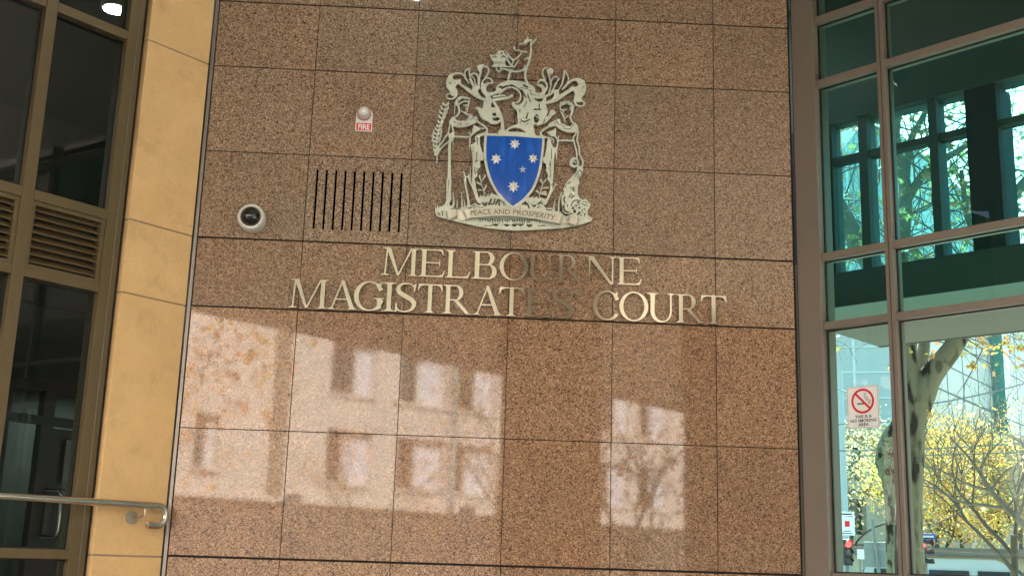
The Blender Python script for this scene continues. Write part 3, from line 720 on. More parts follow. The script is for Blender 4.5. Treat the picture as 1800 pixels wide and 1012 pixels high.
# ------------------------------------------------------------------ coat of arms (cut steel plates standing off the wall)
CY = -.05
_n = np.array([0, 1., 0])
def crest_fn(U, V, d):
    U = np.asarray(U, float); V = np.asarray(V, float)
    D = CF[None]+np.outer((U-900)/F_PX, CR)-np.outer((V-506)/F_PX, CU)
    t = (CY-CAM[1])/D[:, 1]; P = CAM[None]+D*t[:, None]
    P[:, 1] = CY-d
    return P
class Pen:
    def __init__(s, f, ox, oy, k): s.f, s.o, s.k = f, np.array([ox, oy], float), k
    def T(s, pts): return np.array(pts, float)/s.k+s.o
    def S(s, pts, w, sub=False): s.f.stroke(s.T(pts), w, sub)
    def P(s, pts, sub=False, smooth=True): s.f.poly(s.T(pts), sub, smooth=smooth)
    def E(s, x, y, rx, ry, sub=False, rot=0): c = s.T([(x, y)])[0]; s.f.ell(c[0], c[1], rx/s.k, ry/s.k, sub, rot)
def pens(f): return (Pen(f, 740, 50, 5.325), Pen(f, 740, 230, 5.325), Pen(f, 750, 60, 11.247), Pen(f, 890, 60, 11.247), Pen(f, 750, 140, 10.12),
                     Pen(f, 890, 140, 10.12), Pen(f, 750, 225, 10.12), Pen(f, 910, 225, 10.12), Pen(f, 750, 315, 10.12), Pen(f, 900, 315, 10.12))
crest = empty('coat_of_arms', tuple(crest_fn([902], [400], 0)[0]), 'large cut steel coat of arms with blue starred shield above the court name', 'coat of arms')
CB = (752, 56, 1048, 412, 2.6)
# ---- helmet and mantling
f = Field(*CB); A, B, C1, C2, C3, C4, C5, C6, C7, C8 = pens(f)
A.P([(268, 432), (245, 470), (236, 520), (246, 560), (268, 590), (288, 632), (334, 622), (334, 570), (322, 545), (345, 520), (372, 508), (368, 478), (335, 482), (305, 478), (296, 455), (300, 428)])
C3.S([(395, 50), (430, 75)], 1.2, True)
C3.S([(435, 255), (390, 250), (352, 280), (375, 335), (440, 345), (500, 315), (530, 250), (530, 190)], [2, 2, 2.2, 2.2, 2.6, 3, 4, 3])
C1.S([(470, 820), (560, 780), (670, 780), (740, 830), (780, 900), (840, 970)], [4, 2.3, 2.2, 2.2, 2.2, 1.5])
C3.P([(580, 40), (640, 90), (740, 150), (800, 190), (815, 140), (860, 110), (930, 120), (960, 150), (915, 190), (930, 250), (980, 310), (1050, 340), (1050, 375), (960, 355), (860, 305), (760, 235), (650, 140), (560, 70)])
C1.S([(845, 680), (845, 800), (880, 900), (930, 1000)], 2.2); C1.S([(835, 685), (765, 730), (760, 800), (790, 900), (835, 965)], 2)
C3.S([(770, 0), (810, 80), (850, 130)], 2.4); C3.S([(850, 0), (865, 60), (880, 130)], 2.2); C3.S([(935, 0), (925, 70), (915, 130)], 3.2)
C1.S([(860, 800), (930, 775), (990, 800), (1020, 870), (1030, 1010)], [2, 2, 2.2, 3, 3.2]); C1.S([(885, 815), (940, 890), (965, 1010)], 1.8)
C1.P([(1000, 640), (1040, 610), (1120, 600), (1135, 625), (1095, 690), (1085, 760), (1060, 765), (1015, 710)])
C1.S([(1130, 630), (1200, 660), (1230, 720), (1200, 800), (1140, 880), (1080, 1000)], 2.1); C1.S([(1070, 740), (1050, 830), (1030, 920)], 2.6)
C1.S([(1090, 960), (1130, 900), (1200, 870), (1270, 890), (1305, 960)], 2.2)
A.S([(672, 512), (630, 514), (597, 540), (590, 580), (615, 612), (665, 612), (720, 590), (745, 570)], [1.5, 3, 6.5, 8, 7, 5.5, 5, 4])
C3.P([(990, 60), (970, 110), (970, 180), (1000, 240), (1045, 290), (1040, 350), (1010, 410), (990, 520), (950, 500), (900, 490), (862, 515), (905, 545), (935, 600), (965, 665), (1015, 715), (1085, 740), (1130, 778), (1200, 792), (1270, 775), (1315, 735), (1305, 640), (1240, 520), (1200, 495), (1145, 490), (1155, 400), (1150, 330), (1110, 280), (1060, 220), (1020, 160), (1030, 90)])
C3.E(1205, 620, 38, 30, True); C3.E(1235, 700, 66, 36, True); C3.S([(1160, 655), (1215, 668), (1250, 635)], 2)
C3.S([(1190, 390), (1255, 500), (1310, 620), (1345, 760), (1350, 900), (1345, 1000)], [4, 5, 5, 5.5, 6.5, 9])
C5.P([(1290, 40), (1400, 40), (1320, 150), (1270, 190), (1255, 150)])
C3.S([(1150, 375), (1290, 345), (1430, 325), (1518, 285)], [5, 4, 4, 4]); C3.S([(1190, 310), (1330, 285), (1395, 290)], [3, 3, 3]); C3.S([(1200, 320), (1300, 322)], 1.1, True)
A.S([(735, 600), (720, 565), (740, 540), (790, 515), (850, 508), (930, 520), (1000, 545), (1050, 580)], [5, 6.5, 7, 7, 8, 8, 9, 8])
A.E(742, 548, 18, 13, True); A.E(860, 520, 26, 12, True); A.E(975, 542, 24, 12, True, .4)
A.S([(740, 600), (790, 565), (850, 552), (905, 575), (935, 620)], [4, 2.5, 2.5, 3, 3])
C4.P([(60, 60), (170, 120), (240, 230), (235, 330), (190, 400), (115, 400), (100, 440), (130, 500), (185, 550), (200, 660), (200, 790), (100, 820), (0, 890), (-60, 960), (0, 1000), (500, 1010), (510, 960), (485, 800), (560, 815), (640, 790), (700, 775), (760, 720), (820, 640), (885, 600), (830, 540), (780, 560), (735, 660), (740, 560), (700, 440), (690, 330), (600, 330), (520, 310), (470, 240), (510, 190), (480, 120), (330, 50), (200, 40)])
C4.P([(15, 925), (60, 880), (150, 850), (240, 865), (310, 905), (355, 942)], True, False)
C4.S([(165, 435), (240, 420), (285, 350), (280, 250), (215, 150)], [3, 4.5, 4.5, 3.5, 1.5], True)
C4.S([(345, 310), (270, 180)], 2.8, True); C4.S([(375, 260), (430, 400)], 1.7, True); C4.S([(430, 230), (462, 290)], 1.4, True)
C4.S([(362, 390), (310, 490)], 1.5, True); C4.S([(245, 545), (235, 580)], 1.8, True); C4.S([(385, 590), (355, 690)], [1.2, 3.4], True)
C4.S([(250, 710), (320, 752), (410, 712)], [1.5, 3, 1.5], True); C4.S([(585, 430), (587, 530)], 1.4, True); C4.S([(500, 530), (608, 535)], 2.6, True)
C4.P([(500, 338), (590, 342), (655, 338), (630, 385), (580, 395), (530, 372)], True); C4.E(535, 695, 48, 78, True); C4.S([(500, 630), (580, 690)], 1.4)
C4.S([(735, 600), (722, 655)], 1.2, True); C4.S([(690, 700), (655, 775)], 1.4, True); C4.S([(310, 105), (375, 135)], 3.2, True); C4.S([(250, 145), (370, 165)], 1.4, True); C4.S([(400, 180), (450, 200)], 1.4, True)
C4.S([(245, 775), (252, 760)], 1.5, True); C4.S([(365, 795), (380, 785)], 1.5, True)
C4.S([(545, 95), (620, 110), (668, 165), (660, 235), (600, 270), (500, 240)], [1.6, 4.5, 6, 6.5, 6, 4]); C4.S([(548, 70), (590, 25), (650, 15), (705, 55), (725, 115), (700, 190)], [2, 2, 2.3, 2.5, 3, 3.5])
C4.S([(480, 290), (600, 318), (700, 295), (790, 260), (850, 205)], [4, 4, 3, 2.4, 3]); C4.P([(835, 195), (925, 185), (945, 265), (1010, 235), (1100, 180), (1165, 125), (1195, 140), (1180, 190), (1080, 260), (960, 345), (860, 400), (720, 432), (700, 395), (800, 360), (850, 280)])
C4.S([(715, 340), (820, 300)], [3, 3.4], True); C4.S([(905, 340), (850, 390)], 1.2, True); C4.S([(690, 300), (690, 410)], 4)
C4.S([(795, 0), (795, 90), (770, 200), (745, 270)], 2); C4.S([(925, 0), (865, 110), (800, 230)], 2.3); C4.S([(1010, 0), (985, 90), (920, 195)], 2.2); C4.S([(1110, 0), (1080, 70), (1000, 170)], 2)
C4.P([(1280, -10), (1375, 10), (1410, 90), (1418, 170), (1395, 250), (1335, 330), (1350, 375), (1300, 400), (1225, 390), (1205, 330), (1218, 245), (1185, 190), (1180, 140), (1240, 130), (1285, 90), (1270, 30)])
C4.S([(1382, 110), (1352, 160)], 1.1, True); C4.S([(1210, 370), (1250, 450), (1330, 472), (1385, 440), (1380, 395), (1330, 375)], [3.5, 3.2, 2.6, 2.4, 2.4, 2])
C4.S([(1030, 150), (1110, 60), (1190, 15), (1260, 15), (1300, 60)], [2, 2, 2, 3, 5])
C2.S([(805, 1010), (750, 870), (715, 760), (745, 685), (810, 670)], 2.2); C2.E(875, 730, 58, 58); C2.S([(810, 715), (850, 830), (880, 1010)], 2.5)
C2.S([(895, 920), (930, 855), (985, 845), (1030, 875)], 2); C2.S([(1050, 885), (1000, 940), (950, 1020)], 1.9); C2.S([(1155, 720), (1135, 850), (1095, 1010)], 2.4); C2.S([(1150, 720), (1210, 800), (1230, 900), (1190, 1010)], 1.8)
C2.S([(1200, 990), (1280, 920), (1370, 890), (1440, 900), (1510, 960)], [2, 2, 2.5, 5, 8]); C2.S([(610, 975), (650, 915), (710, 900), (770, 940), (805, 1010)], 2.1)
f.mesh('helmet_and_mantling', crest_fn, .0, -.026, M['crest'], crest)
# ---- kangaroo holding the crown
f = Field(*CB); A, B, C1, C2, C3, C4, C5, C6, C7, C8 = pens(f)
C2.S([(480, 180), (492, 280), (480, 400), (458, 520), (425, 610), (390, 700), (375, 800), (385, 900), (420, 985)], [2.2, 3, 3.4, 4, 3.6, 4.5, 3.8, 3.6, 4])
C2.S([(490, 195), (560, 145), (597, 75)], [2, 2, 1.2]); C2.S([(520, 150), (575, 100)], .8); C2.S([(480, 190), (503, 120)], 1.8)
C2.P([(425, 45), (405, 100), (360, 130), (350, 175), (395, 190), (440, 150), (500, 130), (490, 100), (445, 110)])
C2.S([(245, 200), (310, 190), (370, 200), (405, 190)], [1.3, 1.6, 1.6, 2]); C2.E(158, 275, 26, 28); C2.S([(165, 310), (190, 330), (250, 322), (305, 345), (410, 355)], 1.5)
C2.S([(308, 345), (270, 415), (190, 490), (120, 510)], 2.1); C2.S([(-10, 360), (50, 430), (115, 510)], 1.8); C2.S([(150, 510), (115, 600)], 2.6); C2.S([(15, 520), (60, 585), (110, 630)], 2)
C2.S([(-10, 648), (100, 645), (165, 640), (195, 585), (255, 515)], [2, 2, 2, 2, 1]); C2.S([(350, 500), (430, 475)], [.8, 3]); C2.P([(290, 730), (345, 680), (365, 595), (380, 680), (385, 730)])
C2.S([(-10, 700), (90, 735), (200, 745), (310, 720), (375, 690)], [2.4, 2.4, 3, 3.4, 3.4]); C2.S([(80, 735), (50, 840), (28, 960)], [3.2, 3.2, 3]); C2.S([(90, 850), (110, 790)], .8)
C1.P([(1250, 415), (1310, 420), (1370, 405), (1400, 355), (1470, 325), (1525, 355), (1545, 400), (1602, 430), (1595, 490), (1550, 540), (1552, 640), (1300, 650), (1322, 600), (1325, 560), (1285, 500)])
C1.S([(1310, 465), (1345, 440), (1380, 465)], 2.2, True); C1.S([(1480, 465), (1515, 440), (1550, 465)], 2.2, True); C1.S([(1340, 552), (1475, 555)], 1, True); C1.S([(1345, 583), (1510, 580)], 1, True); C1.E(1480, 385, 24, 22, True); C1.E(1395, 395, 14, 12, True)
C1.S([(1385, 655), (1375, 700), (1430, 738), (1470, 700), (1460, 655)], 2.2); C1.S([(1470, 680), (1590, 705), (1700, 722)], 2.6); C1.S([(1500, 645), (1700, 648)], 1.8)
C1.S([(1575, 370), (1640, 460), (1700, 530)], 1.6); C1.S([(1600, 480), (1640, 570), (1700, 640)], 1.8); C1.S([(1660, 735), (1630, 830), (1605, 950)], 3)
f.mesh('kangaroo_with_crown', crest_fn, .003, -.022, M['crest'], crest)
# ---- left figure
f = Field(*CB); A, B, C1, C2, C3, C4, C5, C6, C7, C8 = pens(f)
C3.S([(530, 440), (545, 380), (600, 330), (680, 325), (755, 345)], [4.5, 5.5, 5.5, 4.5, 3.5]); C3.S([(560, 455), (620, 405), (700, 385), (755, 405)], 2.2)
for a, b in (((545, 400), (560, 370)), ((580, 370), (590, 345)), ((620, 345), (670, 335)), ((690, 350), (730, 345)), ((540, 440), (545, 415)), ((600, 380), (640, 362)), ((735, 375), (745, 360))): C3.S([a, b], 1, True)
C3.S([(765, 340), (748, 440), (735, 500), (715, 560), (690, 592)], 1.8); C3.S([(650, 455), (740, 455)], 1.5); C3.S([(702, 470), (698, 515), (715, 525)], 1.3); C3.S([(615, 555), (650, 578), (692, 590)], 1.7)
C3.S([(505, 400), (500, 500), (493, 610)], 1.2); C3.S([(550, 440), (578, 520), (572, 600), (530, 650), (460, 690), (420, 760)], [3.8, 3.2, 3, 3, 3, 4]); C3.S([(680, 598), (740, 622), (800, 632)], 2.3)
C3.P([(412, 775), (445, 700), (495, 680), (530, 715), (600, 738), (680, 722), (735, 685), (765, 630), (810, 635), (825, 662), (882, 662), (912, 720), (890, 755), (820, 795), (700, 835), (600, 850), (500, 835), (440, 805)], smooth=True)
for a, b in (((480, 738), (512, 778)), ((550, 755), (552, 782)), ((590, 768), (622, 792)), ((680, 745), (740, 702)), ((775, 712), (865, 668)), ((540, 812), (620, 824)), ((690, 800), (765, 788)), ((860, 735), (895, 705)), ((765, 655), (790, 635))): C3.S([a, b], 1.1, True)
C3.S([(418, 770), (400, 870), (380, 960), (345, 1010)], 2); C3.S([(452, 810), (468, 890), (480, 950), (440, 1000)], 2.6)
C3.P([(838, 790), (850, 815), (945, 862), (965, 880), (880, 930), (800, 1000), (780, 1010), (815, 930)], smooth=False)
C3.S([(890, 740), (960, 785), (1030, 830), (1072, 880), (1065, 940), (1000, 985), (900, 1010)], [2.4, 2.4, 2.6, 3, 3, 2.6, 2.6]); C3.S([(940, 875), (1020, 868)], 1.6); C3.S([(750, 940), (780, 970), (840, 960)], 1.4)
C5.P([(370, 110), (430, 95), (485, 60), (492, 160), (445, 240), (390, 250), (400, 180)]); C5.S([(400, 0), (385, 90), (335, 155), (275, 255), (195, 370), (185, 450)], 2.1); C5.S([(395, 235), (330, 290), (265, 350), (200, 465)], 2)
C5.S([(480, 148), (600, 155), (700, 158), (765, 155)], 2); 
for i in range(8): C5.S([(500+i*30, 155), (496+i*30, 178+(i*37) % 26)], [1.1, .5])
C5.S([(470, 190), (468, 300), (472, 430)], [1.2, .9, .4])
C5.S([(435, 180), (412, 260), (405, 420), (405, 600), (402, 800), (398, 1015)], [6, 4.4, 4.6, 4.8, 5.6, 6.6]); 
C5.S([(825, 20), (820, 90), (775, 150), (768, 260), (755, 380)], [2, 2.6, 2.4, 2.4, .8]); C5.S([(1072, 20), (1055, 80), (970, 112), (885, 145), (868, 200), (890, 205)], [2.4, 2.6, 2.6, 2.2, 2, 1.6])
C5.P([(780, 300), (800, 290), (850, 262), (885, 205), (905, 150), (945, 140), (948, 290), (985, 430), (1012, 440), (1012, 570), (950, 580), (955, 700), (900, 760), (900, 850), (845, 900), (835, 1015), (800, 1015), (818, 780), (818, 560), (812, 440)], smooth=False)
for q in ([(790, 210), (820, 285)], [(820, 205), (850, 265)], [(845, 200), (880, 235)], [(905, 180), (905, 300)], [(895, 440), (880, 570), (870, 620)], [(870, 590), (910, 578)], [(858, 680), (852, 780), (875, 822)], [(860, 775), (885, 770)], [(825, 330), (826, 430)]): C5.S(q, 1.4, True)
C5.S([(655, 770), (690, 880), (692, 1015)], [.8, 2.4, 2.6]); C5.S([(685, 870), (742, 862), (745, 810)], [2, 2.4, 1]); C5.S([(735, 870), (800, 1015)], 3); C5.S([(775, 700), (776, 820), (770, 920)], [.7, 1.6, 2.2])
C7.P([(362, -10), (435, -10), (430, 200), (440, 350), (400, 430), (430, 490), (420, 545), (280, 560), (255, 500), (300, 450), (345, 350), (350, 200)])
C7.S([(393, 0), (375, 260)], [1.4, .6], True); C7.S([(355, 350), (330, 410), (290, 480)], 1.2, True); C7.S([(470, 225), (478, 350), (478, 450), (440, 500)], [.7, 2, 3, 4]); C7.S([(545, 375), (540, 500)], [.7, 2.6]); C7.S([(620, 228), (630, 400), (632, 510)], [.7, 2, 3]); C7.S([(670, 375), (682, 500)], [.7, 2.4])
C7.S([(672, 0), (715, 220), (745, 420), (740, 490)], [2.4, 2.8, 4, 5]); C7.P([(745, 0), (850, 0), (882, 160), (915, 300), (945, 390), (960, 440), (900, 400), (850, 270), (790, 110)]); C7.S([(795, 0), (800, 70)], [2.4, .8], True)
f.mesh('figure_holding_branch', crest_fn, .0015, -.024, M['crest'], crest)
# branch held by the left figure
f = Field(*CB); A, B, C1, C2, C3, C4, C5, C6, C7, C8 = pens(f)
st = np.array([(345, 440), (320, 560), (285, 680), (240, 800), (212, 900), (190, 1010), (175, 1110), (178, 1240), (185, 1340), (180, 1470)], float)
C3.S(st, [1, 2, 2.2, 2.4, 2.4, 2.6, 2.4, 2.2, 2.4, 2])
for i, t in enumerate(np.linspace(.02, .82, 12)):
    j = t*(len(st)-1); k = int(j); p = st[k]*(1-j+k)+st[min(k+1, len(st)-1)]*(j-k)
    L_ = 62+20*math.sin(i)+i*2
    C3.S([p, p+(-L_*.7, -L_*.35), p+(-L_*.85, -L_*1.05)], [2, 3.4, .7]); C3.S([p+(0, 10), p+(L_*.65, -L_*.45), p+(L_*.8, -L_*1.1)], [2, 3.2, .7])
C5.S([(190, 440), (150, 480), (150, 400), (185, 350)], [3, 3, 2.5, 2])
f.mesh('leafy_branch', crest_fn, .0045, -.019, M['crest'], crest)
# ---- right figure with horn of plenty
f = Field(*CB); A, B, C1, C2, C3, C4, C5, C6, C7, C8 = pens(f)
for x, y in ((985, 430), (1035, 412), (1095, 408), (1145, 435), (1185, 475), (1160, 515)): C4.E(x, y, 34, 30); 
for x, y in ((980, 435), (1040, 420), (1090, 415), (1140, 450), (1180, 490), (1150, 520)): C4.E(x+4, y, 10, 11, True)
C4.S([(962, 450), (965, 530), (990, 600), (1012, 655)], 2); C4.S([(975, 542), (1020, 540), (1070, 535)], 1.6); C4.S([(1022, 548), (1008, 592), (1025, 598)], 1.4); C4.S([(1015, 628), (1045, 630)], 1.2); C4.S([(1010, 660), (1060, 670), (1100, 640)], 1.6)
C4.S([(1190, 490), (1165, 590), (1135, 670)], [3.5, 4, 3]); C4.S([(1030, 672), (1042, 745)], 2); C4.S([(1138, 670), (1175, 760), (1230, 800)], [2.4, 2.6, 3.2]); C4.S([(1212, 640), (1212, 680)], .8)
C4.P([(752, 800), (835, 742), (950, 700), (965, 765), (1040, 808), (1130, 832), (1190, 785), (1255, 800), (1285, 885), (1240, 932), (1130, 946), (1030, 922), (950, 882), (865, 825), (790, 845)])
for q in ([(845, 758), (870, 795)], [(885, 745), (930, 800)], [(1005, 832), (1042, 842)], [(1020, 880), (1145, 876)], [(1140, 850), (1205, 805)], [(955, 790), (985, 812)]): C4.S(q, 1.3, True)
C4.S([(790, 820), (705, 862), (630, 920), (612, 990)], 2.6); C4.P([(880, 855), (885, 930), (872, 1010), (800, 1010), (720, 935), (830, 905)], smooth=False)
C6.S([(500, 5), (435, 45), (410, 100), (455, 152), (545, 172), (620, 200), (640, 260), (605, 262)], [2.4, 2.6, 2.8, 2.4, 2.2, 2, 1.8, 1.5]); C6.P([(518, 72), (600, 60), (680, 15), (682, 90), (672, 170), (600, 128)], smooth=False)
C6.S([(730, 150), (705, 215)], 1.4); C6.S([(675, 150), (712, 200), (718, 240), (705, 330)], [2, 3.6, 3, 2.2]); C6.S([(715, 228), (830, 220), (930, 225), (1000, 222)], 2.2)
for i in range(7): C6.S([(800+i*25, 225), (802+i*25, 240+(i*41) % 40)], [1.2, .5])
C6.S([(1042, 70), (1025, 120), (990, 165), (1000, 240), (1035, 370), (1055, 470), (1052, 540)], 2.3); C6.S([(1072, 60), (1068, 150), (1052, 220), (1090, 330), (1102, 470), (1158, 580), (1152, 680), (1130, 730)], 2.3)
C6.S([(1060, 560), (1005, 545), (955, 585), (950, 650), (1005, 685), (1065, 665)], [2, 4, 4.5, 4.5, 4, 3.5]); C6.S([(985, 630), (990, 600), (1020, 600), (1035, 625)], 1.8); C6.S([(1060, 560), (1080, 620), (1070, 670)], 2.6)
C6.P([(1065, 690), (1150, 680), (1152, 790), (1090, 900), (1078, 1015), (855, 1015), (885, 955), (965, 865), (1040, 785)])
for q in ([(1098, 750), (1125, 765), (1135, 795)], [(1075, 790), (1040, 840), (1005, 862)], [(1082, 840), (1050, 940), (1012, 972)], [(955, 925), (980, 905)], [(940, 962), (900, 980), (870, 1005)]): C6.S(q, 1.5, True)
C6.P([(540, 178), (600, 215), (598, 280), (650, 350), (712, 335), (705, 420), (668, 440), (645, 560), (640, 760), (618, 1015), (580, 1015), (580, 945), (530, 900), (540, 830), (500, 760), (510, 690), (500, 632), (462, 625), (445, 540), (480, 510), (515, 350), (522, 250)], smooth=False)
for q in ([(605, 360), (600, 550)], [(582, 590), (580, 700), (535, 722)], [(555, 650), (580, 650)], [(580, 740), (585, 850), (565, 880)], [(600, 275), (620, 240)], [(625, 330), (640, 285)], [(650, 345), (665, 300)]): C6.S(q, 1.3, True)
C6.S([(692, 430), (690, 550)], [2.6, 1]); C6.S([(665, 985), (700, 1015)], 1)
C8.S([(622, -5), (690, 60), (700, 180), (655, 300), (590, 440)], [1, 3.6, 4.4, 4, 3.6]); C8.S([(785, 65), (745, 160), (690, 240)], [.8, 2, 3]); C8.P([(640, 0), (720, -5), (715, 100), (690, 90)])
C8.S([(768, 360), (750, 470), (745, 580)], [.8, 2.2, 3]); C8.S([(880, 230), (850, 330), (832, 450), (832, 575)], [1.4, 1.8, 2, 2.2])
C8.P([(975, 60), (1050, -8), (1165, -8), (1172, 270), (1250, 365), (1310, 355), (1392, 440), (1380, 500), (1350, 560), (1345, 640), (1300, 690), (1150, 660), (1060, 605), (1000, 622), (925, 590), (895, 480), (880, 330), (905, 190)])
for q, ww in (([(915, 470), (940, 560), (1000, 592)], 3), ([(1035, 55), (985, 78)], 1.8), ([(965, 115), (938, 150)], 1.8), ([(915, 205), (900, 275)], 2.2), ([(935, 320), (925, 370), (942, 415)], 2.4), ([(1100, 130), (1090, 175), (1105, 212)], 1.8), ([(1045, 145), (1060, 180)], 1.4), ([(1015, 320), (1030, 285), (1060, 270)], 1.8), ([(1055, 338), (1078, 305), (1105, 300)], 2), ([(1050, 475), (1080, 410), (1145, 375), (1220, 385)], 1.6), ([(985, 450), (985, 490)], 1.2),
              ([(1235, 425), (1330, 475)], 1.3), ([(1265, 400), (1350, 425)], 1.1), ([(1240, 370), (1285, 345)], 1.2), ([(1345, 540), (1380, 520)], 1.2), ([(1230, 770), (1270, 735), (1300, 745), (1350, 665)], 2)): C8.S(q, ww, True)
for x, y, r in ((1085, 515, 22), (1115, 575, 30), (1142, 470, 17), (1195, 510, 19), (1200, 455, 12), (1245, 560, 14), (1195, 600, 22), (1285, 530, 13), (1165, 632, 16), (1230, 650, 20), (1295, 620, 16), (1305, 560, 13), (1285, 662, 14), (1180, 412, 22), (1240, 605, 10), (1265, 590, 9)): C8.E(x, y, r, r*1.05, True)
f.mesh('figure_with_horn', crest_fn, .0015, -.024, M['crest'], crest)
# ---- grassy mound
f = Field(*CB); A, B, C1, C2, C3, C4, C5, C6, C7, C8 = pens(f)
C7.P([(148, 480), (178, 530), (195, 455), (215, 520), (240, 468), (262, 510), (420, 495), (520, 510), (640, 500), (750, 465), (880, 425), (930, 470), (970, 440), (900, 380), (850, 322), (925, 340), (962, 278), (985, 320), (1020, 258), (1045, 320), (1100, 250), (1115, 295), (1160, 235), (1190, 270), (1240, 270), (1300, 300), (1450, 460), (1530, 500), (1530, 905), (1300, 890), (1100, 865), (900, 835), (600, 765), (480, 735), (330, 695), (205, 662), (160, 610), (150, 540)], smooth=False)
C8.P([(0, 500), (80, 440), (200, 330), (290, 320), (325, 325), (372, 300), (392, 340), (440, 300), (465, 345), (515, 320), (545, 330), (572, 355), (605, 325), (590, 410), (560, 465), (610, 512), (720, 500), (745, 560), (850, 575), (930, 620), (1000, 640), (1160, 640), (1300, 660), (1360, 640), (1432, 700), (1400, 742), (1250, 800), (1100, 832), (900, 862), (600, 885), (250, 908), (0, 908)], smooth=False)
rg = random.Random(3)
for q, ww in (([(995, 420), (1045, 470), (1065, 420)], 3), ([(1105, 450), (1150, 355)], 3.2), ([(1140, 440), (1190, 430), (1215, 350)], 2.4), ([(1225, 450), (1265, 360)], 3), ([(1290, 360), (1290, 465)], 3), ([(1300, 370), (1370, 420), (1375, 465)], 2.2), ([(800, 465), (900, 475)], 1.6), ([(840, 520), (860, 545)], 4), ([(920, 545), (945, 505)], 2.6), ([(990, 490), (985, 540)], 2), ([(425, 520), (590, 520)], 2), ([(730, 518), (790, 508)], 1.6), ([(1300, 525), (1420, 520)], 3), ([(200, 600), (230, 630)], 2.6), ([(275, 570), (285, 640)], 2)): C7.S(q, ww, True)
for q, ww in (([(200, 440), (240, 410), (250, 450)], 3.4), ([(280, 430), (300, 510)], 2.8), ([(365, 460), (395, 485), (420, 455)], 2.6), ([(470, 440), (500, 410), (535, 430)], 2.8), ([(440, 500), (490, 495)], 1.8), ([(140, 520), (180, 545), (250, 550)], 2.6), ([(420, 580), (450, 570)], 2.4), ([(620, 540), (700, 545)], 2), ([(905, 610), (960, 645), (1000, 635)], 2.4)): C8.S(q, ww, True)
for k in range(26):
    x = 950+k*44; C7.S([(x, 712+rg.uniform(-6, 8)), (x+rg.uniform(-14, 14), 740+rg.uniform(0, 36))], [2.6, 1.2], True)
for x, y in ((1225, 800), (1425, 805), (1560, 805), (1670, 800), (1830, 815)):
    C7.S([(x-42, y), (x, y+22), (x+42, y)], [2, 3, 2], True)
    for d_ in (-26, -8, 10, 28): C7.S([(x+d_, y+12), (x+d_*1.3, y-22+abs(d_)*.4)], [2, .8], True)
for x in (1020, 1060, 1110, 1150, 1990, 2040, 2080): C7.S([(x, 828), (x+22, 822)], 1.5, True)
# small plants growing beside the shield
for ox, k in ((1005, 1), ):
    C7.S([(1045, 280), (1015, 190), (975, 90), (960, -10)], 1.2)
    for a, b in (((1020, 190), (1060, 110)), ((1010, 190), (930, 190)), ((985, 100), (905, 60)), ((965, 20), (940, -60)), ((975, 40), (1040, -70))): C7.S([a, b], [.8, 3])
C8.S([(485, 330), (500, 240), (525, 160), (555, 60)], 1.2)
for a, b in (((500, 260), (440, 205)), ((505, 250), (610, 270)), ((520, 230), (600, 225)), ((530, 150), (640, 150)), ((540, 90), (515, 10)), ((550, 70), (600, 15))): C8.S([a, b], [.8, 3])
f.mesh('grassy_mound', crest_fn, -.003, -.028, M['crest'], crest)
# ---- shield
SHp = np.array([(855.8, 239.2), (905, 240.5), (953.2, 244.2), (952, 262), (948.5, 290), (943, 312), (933, 334), (917, 352), (901.2, 362.8), (888, 351), (873, 333), (861.5, 309), (855.3, 282), (854.8, 258)])
def shield_pts():
    seg_ = []
    top = SHp[:3]; cur = SHp[2:]
    for a, b in ((top[0], top[1]), (top[1], top[2])): seg_ += [a]
    right = np.vstack([SHp[2:9]]); left = np.vstack([SHp[8:], SHp[:1]])
    def cr(P):
        Q = np.vstack([2*P[0]-P[1], P, 2*P[-1]-P[-2]]); o = []
        for i in range(len(P)-1):
            for t in (0, .33, .66):
                a, b, c, d = Q[i:i+4]; o.append(.5*(2*b+(c-a)*t+(2*a-5*b+4*c-d)*t*t+(3*b-a-3*c+d)*t**3))
        return o
    return np.array(seg_+cr(right)+cr(left))
SP = shield_pts()
f = Field(*CB); f.poly(SP, grow=4.2); f.poly(SP, True); B_ = pens(f)[1]; B_.P([(690, 40), (765, 40), (735, 72), (718, 76)], smooth=False)
f.mesh('shield_rim', crest_fn, .009, -.012, M['crest'], crest)
# domed blue face
cen = SP.mean(0); vs_ = []; fs_ = []; NR = 14
for r in range(NR+1):
    k = r/NR; P = cen+(SP-cen)*max(k, .0001)*1.004; d = .0085+.020*(1-k**2.2)
    vs_ += [tuple(q) for q in crest_fn(P[:, 0], P[:, 1], d)]
n = len(SP)
for r in range(NR):
    for i in range(n): fs_.append((r*n+i, r*n+(i+1) % n, (r+1)*n+(i+1) % n, (r+1)*n+i))
mb = MB(); mb.v = vs_; mb.f = fs_; shield = mb.build('shield_face', M['blue'], crest, True)
def dome_d(u, v):
    d = np.array([u, v])-cen; a = math.atan2(d[1], d[0]); best = 1
    for i in range(n):
        p, q = SP[i]-cen, SP[(i+1) % n]-cen; den = d[0]*(q-p)[1]-d[1]*(q-p)[0]
        if abs(den) < 1e-9: continue
        t = (p[0]*(q-p)[1]-p[1]*(q-p)[0])/den; s = (p[0]*d[1]-p[1]*d[0])/den
        if t > 0 and 0 <= s <= 1: best = t
    k = min(1/best, 1); return .0085+.02*(1-k**2.2)
